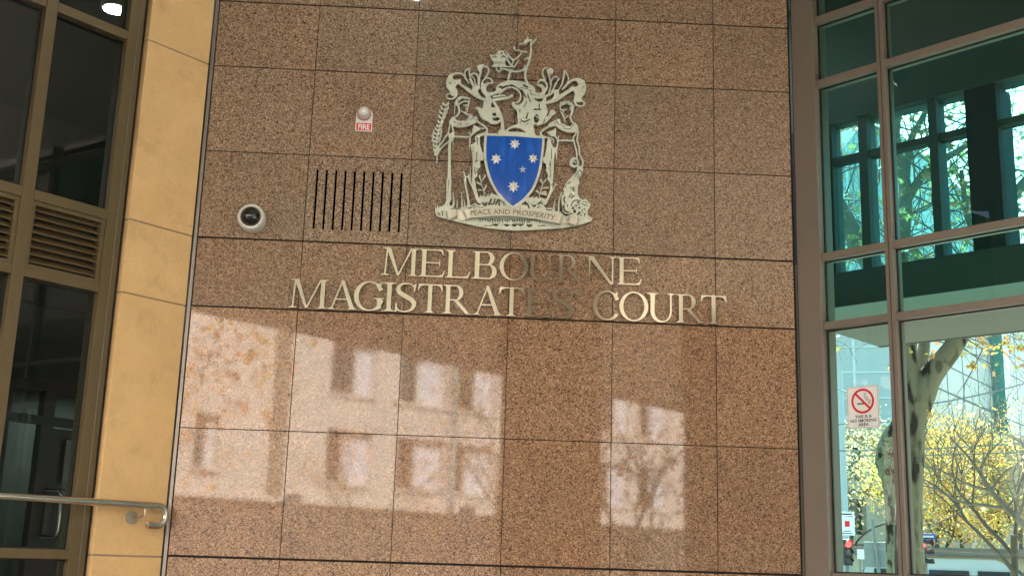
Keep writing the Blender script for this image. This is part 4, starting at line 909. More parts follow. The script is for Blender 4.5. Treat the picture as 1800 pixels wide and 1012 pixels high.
for (px, py, r, npt) in ((877, 132, 9.6, 8), (703, 272, 9.6, 7), (1048, 268, 8.6, 7), (950, 373, 6.6, 5), (864, 532, 10.4, 8)):
    cx, cy_ = 740+px/5.325, 230+py/5.325; dd = dome_d(cx, cy_)+.002; mb = MB(); ring_ = []
    for k in range(2*npt):
        a = -math.pi/2+math.pi*k/npt; q = r if k % 2 == 0 else r*(.56 if npt > 5 else .42)
        ring_.append((cx+q*math.cos(a), cy_+q*math.sin(a)))
    ring_ = np.array(ring_); m_ = len(ring_)
    mb.v = [tuple(q) for q in crest_fn(ring_[:, 0], ring_[:, 1], dd+.002)]+[tuple(q) for q in crest_fn(ring_[:, 0], ring_[:, 1], dd-.005)]+[tuple(crest_fn([cx], [cy_], dd+.014)[0])]
    for k in range(m_): mb.f += [(k, (k+1) % m_, 2*m_), (k, m_+k, m_+(k+1) % m_, (k+1) % m_)]
    mb.build('star', M['starm'], shield)
# ---- motto scroll: a bent ribbon
def ribbon(top, bot, depth, th=.006, sub=6):
    top = np.array(top, float); bot = np.array(bot, float); depth = np.array(depth, float)
    def cr(P):
        P = np.asarray(P, float).reshape(len(P), -1); Q = np.vstack([2*P[0]-P[1], P, 2*P[-1]-P[-2]]); o = []
        for i in range(len(P)-1):
            for t in np.arange(sub)/sub:
                a, b, c, d = Q[i:i+4]; o.append(.5*(2*b+(c-a)*t+(2*a-5*b+4*c-d)*t*t+(3*b-a-3*c+d)*t**3))
        o.append(P[-1]); return np.array(o)
    T, B2, D = cr(top), cr(bot), cr(depth)[:, 0]; mb = MB(); n = len(T)
    for P, off in ((T, 0), (B2, 0), (T, -th), (B2, -th)):
        for i in range(n): mb.v.append(tuple(crest_fn([P[i][0]], [P[i][1]], D[i]+off)[0]))
    for i in range(n-1):
        mb.f += [(i, i+1, n+i+1, n+i), (2*n+i, 3*n+i, 3*n+i+1, 2*n+i+1), (i, 2*n+i, 2*n+i+1, i+1), (n+i, n+i+1, 3*n+i+1, 3*n+i)]
    mb.f += [(0, n, 3*n, 2*n), (n-1, 3*n-1, 4*n-1, 2*n-1)]
    return mb
Z = lambda x, y: (740+x/5.325, 230+y/5.325)
scroll = ribbon([Z(382, 760), Z(410, 752), Z(480, 746), Z(640, 738), Z(850, 742), Z(1080, 764), Z(1240, 792), Z(1305, 808), Z(1325, 818)],
                [Z(420, 838), Z(445, 832), Z(520, 825), Z(680, 816), Z(850, 817), Z(1040, 838), Z(1200, 866), Z(1278, 880), Z(1310, 880)],
                [.02, .042, .05, .055, .057, .055, .05, .045, .02]).build('motto_scroll', M['scroll'], crest, True)
ribbon([Z(385, 762), Z(345, 770), Z(330, 790)], [Z(420, 838), Z(370, 842), Z(350, 835)], [.02, .008, .006]).build('scroll_fold', M['scroll'], scroll, True)
ribbon([Z(228, 765), Z(250, 752), Z(318, 742), Z(342, 762)], [Z(248, 845), Z(268, 838), Z(325, 812), Z(345, 800)], [.015, .035, .032, .010]).build('scroll_fold', M['scroll'], scroll, True)
ribbon([Z(1322, 818), Z(1350, 838), Z(1385, 835)], [Z(1300, 880), Z(1335, 872), Z(1370, 880)], [.02, .006, .006]).build('scroll_fold', M['scroll'], scroll, True)
ribbon([Z(1372, 828), Z(1400, 792), Z(1465, 805), Z(1482, 822)], [Z(1368, 878), Z(1380, 872), Z(1440, 896), Z(1462, 888)], [.008, .03, .036, .012]).build('scroll_fold', M['scroll'], scroll, True)
# engraved motto
def motto_pt(t, h):       # t 0..1 along the band, h height
    top = np.array([Z(465, 750), Z(640, 740), Z(850, 744), Z(1080, 766), Z(1262, 798)]); bot = np.array([Z(455, 826), Z(660, 815), Z(850, 816), Z(1040, 838), Z(1240, 872)])
    def sp(P):
        x_ = np.linspace(0, 1, 5); return np.array([np.interp(t, x_, P[:, 0]), np.polyval(np.polyfit(x_, P[:, 1], 3), t)])
    a, b = sp(top), sp(bot); q = b+(a-b)*h; return q, .0517+.006*(1-(2*t-1)**2)
def motto_place(x, y, z):
    q, d = motto_pt(x, y); p = crest_fn([q[0]], [q[1]], d+(.0006 if z > 0 else 0))[0]; return tuple(p)
cu = text_mesh('motto_lettering', 'PEACE AND PROSPERITY', 1, lambda x, y, z: (x, y, z), M['ink'], None, .0005, align='LEFT')
me = cu.data; xs_ = [v.co.x for v in me.vertices]; x0_, x1_ = min(xs_), max(xs_); y1_ = max(v.co.y for v in me.vertices)
for v in me.vertices: v.co = Vector(motto_place((v.co.x-x0_)/(x1_-x0_)*.99+.005, .2+.62*v.co.y/y1_, v.co.z))
cu.parent = scroll; cu.location = (0, 0, 0)
bmw = bmesh.new(); bmw.from_mesh(me); bmw.verts.ensure_lookup_table()
# one mesh per word
seen_ = set(); isl = []
for v in bmw.verts:
    if v.index in seen_: continue
    stack, grp = [v], []
    seen_.add(v.index)
    while stack:
        q = stack.pop(); grp.append(q)
        for e in q.link_edges:
            o = e.other_vert(q)
            if o.index not in seen_: seen_.add(o.index); stack.append(o)
    isl.append((min(q.co.x for q in grp), max(q.co.x for q in grp), [q.index for q in grp]))
isl.sort(); words = [[isl[0]]]
for it in isl[1:]:
    if it[0]-max(w_[1] for w_ in words[-1]) > .012: words.append([])
    words[-1].append(it)
bmw.free()
for wd in words:
    keep = set(i for it in wd for i in it[2]); b2 = bmesh.new(); b2.from_mesh(me); b2.verts.ensure_lookup_table()
    bmesh.ops.delete(b2, geom=[v for v in b2.verts if v.index not in keep], context='VERTS')
    mw = bpy.data.meshes.new('motto_word'); b2.to_mesh(mw); b2.free(); mw.materials.append(M['ink']); link('motto_word', mw, scroll)
print('motto words', len(words)); bpy.data.objects.remove(cu)
for px, py in ((800, 300), (1005, 300), (902, 200), (902, 395)):
    p = crest_fn([px], [py], 0)[0]
# standoff pins holding the plates to the wall
for px, py in ((789, 330), (1003, 215), (1012, 360), (800, 372), (860, 175), (955, 175), (880, 398), (857, 242), (951, 250)):
    p = crest_fn([px], [py], 0)[0]; MB().tube([(p[0], CY+.011, p[2]), (p[0], 0, p[2])], .006, 8).build('standoff_pin', M['trim'], crest)

# ------------------------------------------------------------------ portico over the forecourt
def P2(az, dist): a = R_(az); return np.array([CAM[0]+dist*math.sin(a), -(CAM[1]+dist*math.cos(a))])   # seen by reflection in the granite
BA = P2(-13.2, 3.3/.2104); BB = P2(6.6, 3.3/.1515); bd = (BB-BA)/np.linalg.norm(BB-BA)
def PB(s, o, z): return (BA[0]+bd[0]*s-bd[1]*o, BA[1]+bd[1]*s+bd[0]*o, z)
po = empty('portico', PB(4, 0, 0), 'cream portico with deep beam and soffit over the court forecourt', 'portico')
MB().obox(PB, -3.2, 22, -.9, 0, 4.9, 7.6).build('beam', M['beam'], po)
sf = MB(); poly = [(-.3, .6), (-8, -7.5), PB(-3.2, 0, 0)[:2], PB(22, 0, 0)[:2], (22, -12), PR(9, .2, 0)[:2], PR(0, .6, 0)[:2]]
poly = [(-.3, .4), PL(5.2, .3, 0)[:2], PB(-3.2, 0, 0)[:2], PB(22, 0, 0)[:2], (24, -14), PR(6.5, .3, 0)[:2], PR(0, .4, 0)[:2]]
sf.prism(poly, lambda u, v, d: (u, v, d), 7.0, 7.5); sf.build('soffit', M['soffit'], po)
def pier_at(az0, az1, label, th=1.2):
    # pier standing on the beam line between two directions
    def sol(az):
        a = R_(az); d = np.array([math.sin(a), -math.cos(a)]); o = np.array([CAM[0], -CAM[1]])-np.array([-bd[1], bd[0]])*.12
        A_ = np.array([[d[0], -bd[0]], [d[1], -bd[1]]]); t, s = np.linalg.solve(A_, BA-o); return s
    s0, s1 = sol(az0), sol(az1)
    root = empty('portico_pier', PB((s0+s1)/2, -.45, 0), label, 'pier', 'granite piers of the portico')
    MB().obox(PB, s0, s1, .002, .25, .25, 6.995).build('pier_shaft', M['granite_pier'], root, bevel=.02)
    MB().obox(PB, s0-.06, s1+.06, .0, .32, 0, .249).build('pier_base', M['facade_dark'], root, bevel=.02)
M['granite_pier'] = varied('brown_granite_pier', (.10, .07, .05), (.14, .10, .07), 30, .35)
pier_at(2.15, 6.55, 'brown granite pier reflected under the middle of the lettering')
pier_at(11.0, 17.5, 'wide brown granite pier reflected at the right end of the granite wall')
# soffit lamps
def soffit_lamp(x, y, label):
    n = Vector((-.6, .6, -.5)).normalized(); c = Vector((x, y, 6.9))
    b_ = MB().tube([c+n*-.09, c+n*.05], [.07, .075], 24).tube([(x, y, 7.0), tuple(c)], [.02, .02], 8).build('spotlight', M['trim'], None, True)
    tag(b_, label, 'spotlight'); MB().tube([c+n*.0505, c+n*.054], [.065, .065], 24).build('lamp_disc', M['downlight'], b_)
soffit_lamp(1.51, -1.58, 'small lit spotlight under the soffit mirrored at the top of the granite')
# ------------------------------------------------------------------ pale stone building across the street (seen mirrored in the granite)
FA = np.array([-5.9, -25.3]); FBv = np.array([3.6, -33.8]); fdv = (FBv-FA)/np.linalg.norm(FBv-FA)
def PF(s, o, z): return (FA[0]+fdv[0]*s+fdv[1]*o, FA[1]+fdv[1]*s-fdv[0]*o, z)      # +o = away from the street
if (np.array(PF(0, 1, 0)[:2])-FA)@(FA-np.array([2., 0.])) < 0:
    def PF(s, o, z): return (FA[0]+fdv[0]*s-fdv[1]*o, FA[1]+fdv[1]*s+fdv[0]*o, z)
fb = empty('office_building', PF(10, 5, 0), 'pale stone office building with square windows across the street, mirrored in the granite', 'building')
wins = []
for s0, s1 in ((5.06, 6.87), (7.9, 10.0), (10.2, 12.3), (13.6, 15.4), (18.0, 19.9), (20.5, 22.4), (24.5, 26.3), (28, 29.8)): wins += [(s0, s1, 6.78, 8.5), (s0, s1, 3.93, 5.6)]
wins += [(.42, 1.25, 4.04, 5.6), (-2.4, -.8, 4.04, 5.6), (-2.4, -.8, 6.9, 8.5), (-6, -4, 4.04, 5.6), (-6, -4, 6.9, 8.5)]
ss = sorted({-12., 40.} | {a for w_ in wins for a in w_[:2]}); zz = sorted({3.22, 15.} | {a for w_ in wins for a in w_[2:]})
wl = MB()
for i in range(len(ss)-1):
    for j in range(len(zz)-1):
        cs_, cz_ = (ss[i]+ss[i+1])/2, (zz[j]+zz[j+1])/2
        if any(w_[0] < cs_ < w_[1] and w_[2] < cz_ < w_[3] for w_ in wins): continue
        wl.obox(PF, ss[i], ss[i+1], 0, .35, zz[j], zz[j+1])
wl.build('wall', M['facade'], fb)
MB().obox(PF, -12, 40, .05, .5, 0, 3.219).build('ground_floor', M['facade_dark'], fb)  # ground floor simply coloured darker than the wall above
MB().obox(PF, -12, 40, .7, 8, 0, 14.9).build('core', M['void'], fb)
for k, (a, b, c, d) in enumerate(wins):
    wv = MB().obox(PF, a, b, .3, .34, c, d).build('window', M['winglass'], fb)
    m_ = a+(b-a)*(.45 if k % 4 else .62)
    MB().obox(PF, m_, b-.04, .25, .29, c+.03, d-.03).build('blind', M['blind'], wv)
    MB().obox(PF, m_-.06, m_-.005, .2, .3, c, d).build('window_frame', M['facade'], wv)
    MB().obox(PF, a-.08, b+.08, -.08, .0, c-.12, c).build('sill', M['facade'], wv)
for s_ in (3.2, 13.0): MB().obox(PF, s_-.25, s_+.25, -.12, 0, 3.3, 15).build('dark_wall_strip', M['oldstone_dark'], fb)  # dark strips standing proud of the wall face
MB().obox(PF, -12, 40, -.15, 0, 3.2, 3.35).build('string_course', M['facade'], fb)
# ------------------------------------------------------------------ trees
def limb_mb(mb, pts, r0, r1, n=8, wob=.0):
    pts = [np.array(p, float) for p in pts]; out = []
    for i in range(len(pts)-1):
        for t in (0, .33, .66):
            P0 = pts[max(i-1, 0)]; P1 = pts[i]; P2_ = pts[i+1]; P3 = pts[min(i+2, len(pts)-1)]
            out.append(.5*(2*P1+(P2_-P0)*t+(2*P0-5*P1+4*P2_-P3)*t*t+(P3-P0+3*(P1-P2_))*t**3))
    out.append(pts[-1]); k = len(out)
    if hasattr(r0, '__len__'): rr_ = np.interp(np.linspace(0, 1, k), np.linspace(0, 1, len(r0)), r0)
    else: rr_ = np.linspace(r0, r1, k)
    rr_ = [r*(1+wob*random.uniform(-1, 1)) for r in rr_]
    mb.tube([tuple(p) for p in out], list(rr_), n); return out
def grow(mb, p, d, L, r, depth, tips, spread=.65, up=.12):
    p = Vector(p); d = Vector(d).normalized(); pts = [p]; n = 4
    for i in range(n):
        d = (d+Vector((random.gauss(0, .17), random.gauss(0, .17), random.gauss(0, .14)+up*.3))).normalized(); p = p+d*(L/n); pts.append(p)
    mb.tube([tuple(q) for q in pts], list(np.linspace(r, r*.55, n+1)), 5 if r < .03 else 7, cap=False)
    if depth <= 1: tips += pts[1:]
    if depth == 0: return
    for k in range(3 if depth > 1 else 4):
        j = random.choice((1, 2, 3, 4)) if k else 4
        q = pts[j]; ax = Vector((random.gauss(0, 1), random.gauss(0, 1), random.gauss(0, 1))).normalized()
        nd = (d+ax*spread*random.uniform(.7, 1.5)+Vector((0, 0, up))).normalized()
        grow(mb, q, nd, L*random.uniform(.55, .8), r*.55, depth-1, tips, spread, up)
def leaves_mb(tips, n, size, jit=.25, shape=5):
    mb = MB()
    for _ in range(n):
        c = random.choice(tips)+Vector((random.gauss(0, jit), random.gauss(0, jit), random.gauss(0, jit)-.05))
        nrm = Vector((random.gauss(0, 1), random.gauss(0, 1), random.gauss(0, 1))).normalized(); u = nrm.orthogonal().normalized(); v = nrm.cross(u)
        s_ = size*random.uniform(.6, 1.25); b0 = len(mb.v)
        if shape == 4: pr = [(0, 1), (.55, 0), (0, -1), (-.55, 0)]
        else: pr = [(0, 1), (.28, .42), (.95, .35), (.5, -.1), (.55, -.75), (0, -.45), (-.55, -.75), (-.5, -.1), (-.95, .35), (-.28, .42)]
        for a, b in pr: mb.v.append(tuple(c+u*a*s_*.5+v*b*s_*.5+nrm*(abs(a)*.12*s_)))
        mb.f.append(tuple(range(b0, b0+len(pr))))
    return mb
def tree(base, H, label, bark, leafm, nleaf, lsize, seed, trunk_r=.16, depth=4, cat='tree', group=None, crown=None, shape=5, jit=.3, lean=(0, 0), fork=.45, blob=None):
    random.seed(seed); root = empty('street_tree', tuple(base), label, cat, group)
    base = Vector(base); mb = MB(); top = base+Vector((lean[0], lean[1], H*fork))
    limb_mb(mb, [base, base+(top-base)*.5+Vector((random.gauss(0, .08), random.gauss(0, .08), 0)), top], trunk_r*1.25, trunk_r*.8, 10, .05)
    mb.build('trunk', bark, root, True)
    mb = MB(); tips = []
    for k in range(4):
        a = k*1.6+random.uniform(0, .8); d = Vector((math.cos(a)*.7, math.sin(a)*.7, 1))
        grow(mb, top-Vector((0, 0, .1+.25*k)), d, H*.26, trunk_r*.6, depth-1, tips)
    mb.build('branches', bark, root, True)
    if blob:
        tips = [t for t in tips]
        for _ in range(500):
            c, r = random.choice(blob); v = Vector((random.gauss(0, 1), random.gauss(0, 1), random.gauss(0, 1))).normalized()*random.uniform(.3, 1)**.6
            tips.append(Vector(c)+Vector((v.x*r[0], v.y*r[1], v.z*r[2])))
    if nleaf: leaves_mb(tips, nleaf, lsize, jit, shape).build('crown', leafm, root)
    return root
# mirrored street trees
def MR(px, py, dist):     # point seen by reflection in the granite
    d = ray(px, py); h = math.hypot(d[0], d[1]); return np.array([CAM[0]+d[0]/h*dist, -(CAM[1]+d[1]/h*dist), 1.6+d[2]/h*dist])
p = MR(395, 640, 24); tree((p[0]-2.2, p[1], 0), 7.5, 'autumn tree with orange leaves mirrored at the left of the granite', M['barkdark'], M['leaf_orange'], 420, .17, 21, .07, 3, group='trees across the street', jit=.5, blob=[((p[0]-.3, p[1], 4.6), (1.2, 1, 1.6)), ((p[0]+.5, p[1], 5.6), (.8, 1, .8))])
p = MR(655, 840, 31); tree((p[0], p[1], 0), 5.5, 'small bare tree with thin branches mirrored in the granite', M['barkdark'], M['leaf_orange'], 120, .14, 5, .05, 4, group='trees across the street')
p = MR(850, 690, 27); tree((p[0]+.4, p[1], 0), 7.5, 'tree with sparse golden leaves in front of the mirrored building corner', M['barkdark'], M['leaf_autumn'], 260, .16, 9, .04, 3, group='trees across the street', jit=.4)
p = MR(1100, 740, 24); tree((p[0]+.1, p[1], 0), 7.0, 'forked tree with yellow leaves mirrored between the two piers', M['bark'], M['leaf_autumn'], 500, .15, 14, .085, 3, group='trees across the street', jit=.4, fork=.3)
# mirrored street lamp column and post
sp_ = empty('street_lamp', tuple(MR(915, 990, 26)*np.array([1, 1, 0])), 'pale slender street lamp column across the street', 'street lamp')
q = MR(803, 640, 27); 
MB().tube([(q[0], q[1], 0), (q[0], q[1], 6.8)], [.09, .05], 12).build('column', M['pole'], sp_, True)
MB().tube([(q[0], q[1], 6.75), (q[0]+.5, q[1]+.4, 7.1), (q[0]+1.1, q[1]+.9, 7.15)], [.04, .035, .03], 8).build('arm', M['pole'], sp_, True)
MB().tube([(q[0]+1.0, q[1]+.8, 7.1), (q[0]+1.5, q[1]+1.2, 7.12)], [.12, .07], 12).build('lamp_head', M['signwhite'], sp_, True)
def notice_post(px, dist, label):
    q = MR(px, 930, dist); r_ = empty('parking_sign', (q[0], q[1], 0), label, 'sign', 'parking signs across the street')
    MB().tube([(q[0], q[1], 0), (q[0], q[1], 2.75)], .035, 8).build('post', M['pole'], r_, True)
    MB().box((q[0]-.16, q[1]+.04, 2.25), (q[0]+.16, q[1]+.055, 2.7)).build('sign_panel', M['signwhite'], r_, bevel=.004)
notice_post(513, 22, 'white parking sign on a post mirrored at the lower left of the granite'); notice_post(820, 24, 'white parking sign on a post mirrored right of the lamp column')
q = MR(1080, 985, 12); q2 = MR(1020, 1010, 12)
hr2 = MB(); a_ = MR(1110, 958, 20.5); b_ = MR(1010, 1030, 20.0); c_ = MR(1300, 958, 20.8)
hr2.tube([tuple(b_), tuple(a_), tuple(c_)], .02, 10); h2 = hr2.build('stair_handrail', M['steel'], None, True); tag(h2, 'steel handrail of the forecourt steps mirrored low in the granite', 'handrail')
for t in (a_, c_, b_): MB().tube([(t[0], t[1], 0), (t[0], t[1], t[2]-.021)], .018, 8).build('rail_post', M['steel'], h2, True)

# ------------------------------------------------------------------ street seen through the right glass
def G(px, py, dist): return at(px, py, dist)
# near plane tree with mottled bark
random.seed(31)
D0 = 16.0
nt_ = empty('plane_tree', tuple(G(1598, 1000, D0)*np.array([1, 1, 0])), 'large plane tree with mottled pale bark forking behind the green glass', 'tree')
mb = MB()
b0 = G(1601, 1005, D0); 
limb_mb(mb, [(b0[0]+.05, b0[1], 0), G(1599, 1000, D0), G(1598, 880, D0), G(1601, 770, D0), G(1598, 700, D0), G(1593, 640, D0), G(1588, 560, D0)], [.24, .19, .165, .17, .21, .16, .13], 0, 16, .03)
limb_mb(mb, [G(1603, 770, D0), G(1618, 700, D0), G(1640, 655, D0), G(1672, 615, D0), G(1705, 560, D0), G(1745, 480, D0)], [.13, .18, .15, .125, .11, .09], 0, 14, .03)
mb.build('trunk', M['bark'], nt_, True)
mb = MB(); tips = []
limbs = [([(1612, 690), (1620, 640), (1626, 590), (1632, 520), (1600, 420)], .10, .05, .6), ([(1588, 560), (1580, 470), (1590, 380), (1590, 320), (1572, 240), (1585, 170)], .12, .06, 0),
         ([(1590, 360), (1620, 310), (1650, 285), (1700, 255), (1760, 200)], .07, .03, 0), ([(1535, 470), (1505, 420), (1480, 375), (1455, 335), (1420, 290)], .13, .10, -.8), ([(1588, 560), (1560, 500), (1535, 470)], .13, .13, -.4),
         ([(1745, 480), (1770, 380), (1785, 340), (1830, 290)], .09, .06, .3), ([(1705, 560), (1720, 440), (1700, 380), (1690, 300)], .06, .03, .2), ([(1590, 340), (1600, 250), (1625, 200), (1640, 140)], .06, .03, .1)]
for pts, r0, r1, dz in limbs:
    P3 = [G(x_, y_, D0+dz) for x_, y_ in pts]; out = limb_mb(mb, P3, r0, r1, 10, .03)
    for k in range(2, len(out), 2):
        if out[k][2] < 4.7: continue
        for _ in range(2):
            d = Vector((random.gauss(0, 1), random.gauss(0, .6), random.gauss(.1, .8))); grow(mb, tuple(out[k]), d, random.uniform(.7, 1.3), .014, 3, tips, .8, .02)
for _ in range(15):
    q = G(random.uniform(1440, 1830), random.uniform(140, 420), D0+random.uniform(-.5, 1.2)); d = Vector((random.gauss(0, 1), random.gauss(0, .5), random.gauss(0, .8)))
    grow(mb, tuple(q), d, random.uniform(.8, 1.3), .012, 2, tips, .8, .0)
mb.build('branches', M['barkgrey'], nt_, True)
leaves_mb([t for t in tips if t.z > 4.6], 1500, .135, .12).build('crown', M['leaf_mixed'], nt_)
lf = []
for (x_, y_, n_) in ((1740, 612, 7), (1755, 608, 6), (1708, 632, 8), (1718, 638, 4), (1795, 630, 8), (1790, 600, 7), (1775, 604, 6), (1568, 636, 3), (1631, 720, 3), (1602, 612, 3), (1638, 615, 3), (1712, 606, 3), (1730, 600, 5), (1765, 598, 5)):
    for _ in range(n_): lf.append(Vector(G(x_+random.gauss(0, 5), y_+random.gauss(0, 4), 14.5)))
leaves_mb(lf, 90, .075, .015).build('low_leaves', M['leaf_autumn'], nt_)
# rough leaning trunk
rt = empty('burred_tree', tuple(G(1572, 1000, 19)*np.array([1, 1, 0])), 'dark rough barked tree trunk with a burr beside the sign post', 'tree')
mb = MB(); limb_mb(mb, [G(1576, 1140, 19), G(1574, 1005, 19), G(1571, 930, 19), G(1567, 860, 19), G(1560, 820, 19), G(1559, 795, 19), G(1572, 765, 19), G(1590, 720, 19), G(1600, 600, 19)], [.17, .14, .13, .12, .16, .18, .17, .13, .1], 0, 14, .12)
mb.build('trunk', M['barkrough'], rt, True)
# far street trees
defs = [(1500, 870, 36, 8.5, 'leaf_pale', 4200, 'pale yellow tree in front of the old stone building behind the sign post', 41, [((1500, 860), (2.2, 2, 1.6)), ((1540, 840), (1.6, 1.6, 1.4)), ((1475, 830), (1.2, 1.5, .9))]),
        (1650, 880, 34, 8.0, 'leaf_autumn', 8000, 'bright yellow tree in the middle of the far street', 42, [((1640, 890), (1.3, 1.5, 1.0)), ((1690, 880), (1.2, 1.4, .8)), ((1730, 925), (.75, 1, .4)), ((1660, 850), (1.4, 1.5, .8)), ((1700, 900), (.9, 1, .6))]),
        (1690, 800, 40, 9.5, 'leaf_pale', 4500, 'pale gold tree crown against the old stone building', 43, [((1650, 790), (1.5, 1.6, .9)), ((1720, 810), (1.8, 1.6, .8)), ((1640, 740), (.8, 1, .5)), ((1780, 830), (1.3, 1.5, .9))]),
        (1800, 860, 38, 8.5, 'leaf_autumn', 4500, 'golden tree at the far right beyond the bare branch', 44, [((1800, 860), (1.4, 1.5, 1.2)), ((1760, 900), (.9, 1, .5))])]
for px, py, ds, H, lm, nl_, lb, sd_, bl in defs:
    b_ = G(px, 1000, ds); blob = [(tuple(G(c[0], c[1], ds)), r) for c, r in bl]
    tree((b_[0], b_[1], 0), H*.8, lb, M['barkdark'], M[lm], nl_, .10, sd_, .06, 4, group='autumn trees along the far street', blob=blob, shape=4, jit=.22)
for px, lb, sd_, H, ds in ((1786, 'slender bare tree with thin rising branches in front of the curved wall', 51, 5.4, 20), ):
    b_ = G(px, 1000, ds); tree((b_[0], b_[1], 0), H, lb, M['barkdark'], M['leaf_pale'], 60, .1, sd_, .06, 4, fork=.42)
bt = empty('bare_branch_tree', tuple(G(1850, 1000, 18)*np.array([1, 1, 0])), 'bare tree reaching in from the right with long thin branches', 'tree')
mb = MB(); tips = []
bkb = 1; limb_mb(mb, [G(1875, 1150, 18), G(1860, 1010, 18), G(1830, 960, 18), G(1800, 922, 18), G(1770, 893, 18), G(1742, 862, 18), G(1722, 830, 18), G(1700, 800, 18), G(1670, 768, 18)], .075, .010, 8, .03)
for pts in ([(1742, 862), (1700, 850), (1650, 825), (1615, 818)], [(1770, 893), (1720, 886), (1690, 882), (1640, 858), (1610, 850)], [(1742, 862), (1765, 830), (1790, 815)], [(1722, 830), (1735, 800), (1760, 775)], [(1770, 890), (1790, 870), (1810, 862)]):
    out = limb_mb(mb, [G(x_, y_, 18) for x_, y_ in pts], .025, .007, 6)
    for k in range(2, len(out), 2): grow(mb, tuple(out[k]), (random.gauss(0, 1), 0, random.gauss(.3, .6)), .7, .008, 2, tips, .7)
mb.build('branches', M['barkgrey'], bt, True)
# panelled grey building on the corner
gb = empty('panelled_building', tuple(G(1590, 900, 60)*np.array([1, 1, 0])), 'pale grey metal panelled corner building above the far street', 'building')
cor = G(1592, 700, 60)[:2]; zB = 8.3
dr_ = np.array([math.sin(R_(39)), math.cos(R_(39))]); dl_ = np.array([-math.sin(R_(62)), math.cos(R_(62))*.55]); dl_ /= np.linalg.norm(dl_)
def FR(s, o, z): return (cor[0]+dr_[0]*s+dr_[1]*o, cor[1]+dr_[1]*s-dr_[0]*o, z)
def FL(s, o, z): return (cor[0]+dl_[0]*s+dl_[1]*o, cor[1]+dl_[1]*s-dl_[0]*o, z)
mb = MB(); e1 = FR(60, 0, 0); e2 = FL(40, 0, 0); e3 = (e1[0]+e2[0]-cor[0], e1[1]+e2[1]-cor[1])
mb.prism([tuple(cor), e1[:2], e3, e2[:2]], lambda u, v, d: (u, v, d), zB, 24); mb.build('panel_body', M['panelb'], gb)
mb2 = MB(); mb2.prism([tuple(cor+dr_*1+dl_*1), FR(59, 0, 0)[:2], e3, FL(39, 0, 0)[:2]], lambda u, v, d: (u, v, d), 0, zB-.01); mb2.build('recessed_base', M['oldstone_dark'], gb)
sgR = -1 if (np.array(FR(5, 1, 0)[:2])-CAM[:2])@(np.array(FR(5, 1, 0)[:2])-CAM[:2]) < (np.array(FR(5, 0, 0)[:2])-CAM[:2])@(np.array(FR(5, 0, 0)[:2])-CAM[:2]) else 1
sgL = -1 if np.linalg.norm(np.array(FL(5, 1, 0)[:2])-CAM[:2]) < np.linalg.norm(np.array(FL(5, 0, 0)[:2])-CAM[:2]) else 1
jr = MB(); jl = MB()
for k in range(9): 
    z = zB+1.45*k+.02; jr.obox(FR, 0, 59, min(-.03*sgR, 0), max(-.03*sgR, 0), z, z+.045)
    z = zB+1.28*k+.4; jl.obox(FL, 0, 39, min(-.04*sgL, 0), max(-.04*sgL, 0), z, z+.07)
for k in range(20): jr.obox(FR, 3.0*k+1, 3.0*k+1.05, min(-.02*sgR, 0), max(-.02*sgR, 0), zB+.1, 24)
for k in range(12): jl.obox(FL, 3.3*k+2.3, 3.3*k+2.42, min(-.035*sgL, 0), max(-.035*sgL, 0), zB+.1, 24)
jr.build('panel_joints', M['panelj'], gb); jl.build('raised_joints', M['paneljw'], gb)
for s_ in (16.2, 30, 44): MB().obox(FR, s_, s_+1.4, min(-.7*sgR, 0), max(-.7*sgR, 0), zB-.6, 24).build('glass_fin', M['teal'], gb)
# old stone building and curved wall
ob = empty('stone_building', tuple(G(1600, 950, 48)*np.array([1, 1, 0])), 'old pale stone building with dark cornices behind the yellow trees', 'building')
oc = G(1440, 980, 44)[:2]; od = G(1850, 980, 50)[:2]; dv = (od-oc)/np.linalg.norm(od-oc)
def PO(s, o, z): return (oc[0]+dv[0]*s-dv[1]*o, oc[1]+dv[1]*s+dv[0]*o, z)
Lo = float(np.linalg.norm(od-oc))+6
ow = [(1.0+2.0*k, 2.0+2.0*k, z0, z0+1.25) for k in range(9) for z0 in (.9, 3.0, 4.9)]
ssx = sorted({-4., Lo} | {a for q_ in ow for a in q_[:2]}); zzx = sorted({0., 6.5} | {a for q_ in ow for a in q_[2:]})
wl = MB()
for i in range(len(ssx)-1):
    for j in range(len(zzx)-1):
        a_, b_ = (ssx[i]+ssx[i+1])/2, (zzx[j]+zzx[j+1])/2
        if any(q_[0] < a_ < q_[1] and q_[2] < b_ < q_[3] for q_ in ow): continue
        wl.obox(PO, ssx[i], ssx[i+1], 0, .4, zzx[j], zzx[j+1])
wl.build('wall', M['oldstone'], ob)
MB().obox(PO, -4, Lo, .45, 6, 0, 6.4).build('interior', M['void'], ob)
for a, b, c, d in ow: 
    wv = MB().obox(PO, a, b, .3, .35, c, d).build('window', M['winglass'], ob)
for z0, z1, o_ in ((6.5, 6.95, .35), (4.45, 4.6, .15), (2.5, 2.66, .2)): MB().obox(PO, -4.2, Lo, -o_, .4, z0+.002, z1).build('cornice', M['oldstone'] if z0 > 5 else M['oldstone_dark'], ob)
cw = empty('curved_wall', tuple(G(1710, 990, 32)*np.array([1, 1, 0])), 'low curved sandstone wall with a dark coping at the end of the street', 'wall')
def arcw(name, r0, r1, z0, z1, m_, parent, cx, cy):
    mb = MB(); ns_ = 40
    for k in range(ns_+1):
        a = R_(215+110*k/ns_)
        for r in (r0, r1):
            for z in (z0, z1): mb.v.append((cx+r*math.cos(a), cy+r*math.sin(a), z))
    for k in range(ns_):
        b = k*4
        for q_ in ((0, 1, 5, 4), (2, 6, 7, 3), (1, 3, 7, 5), (0, 4, 6, 2)): mb.f.append(tuple(b+i for i in q_))
    return mb.build(name, m_, parent, True)
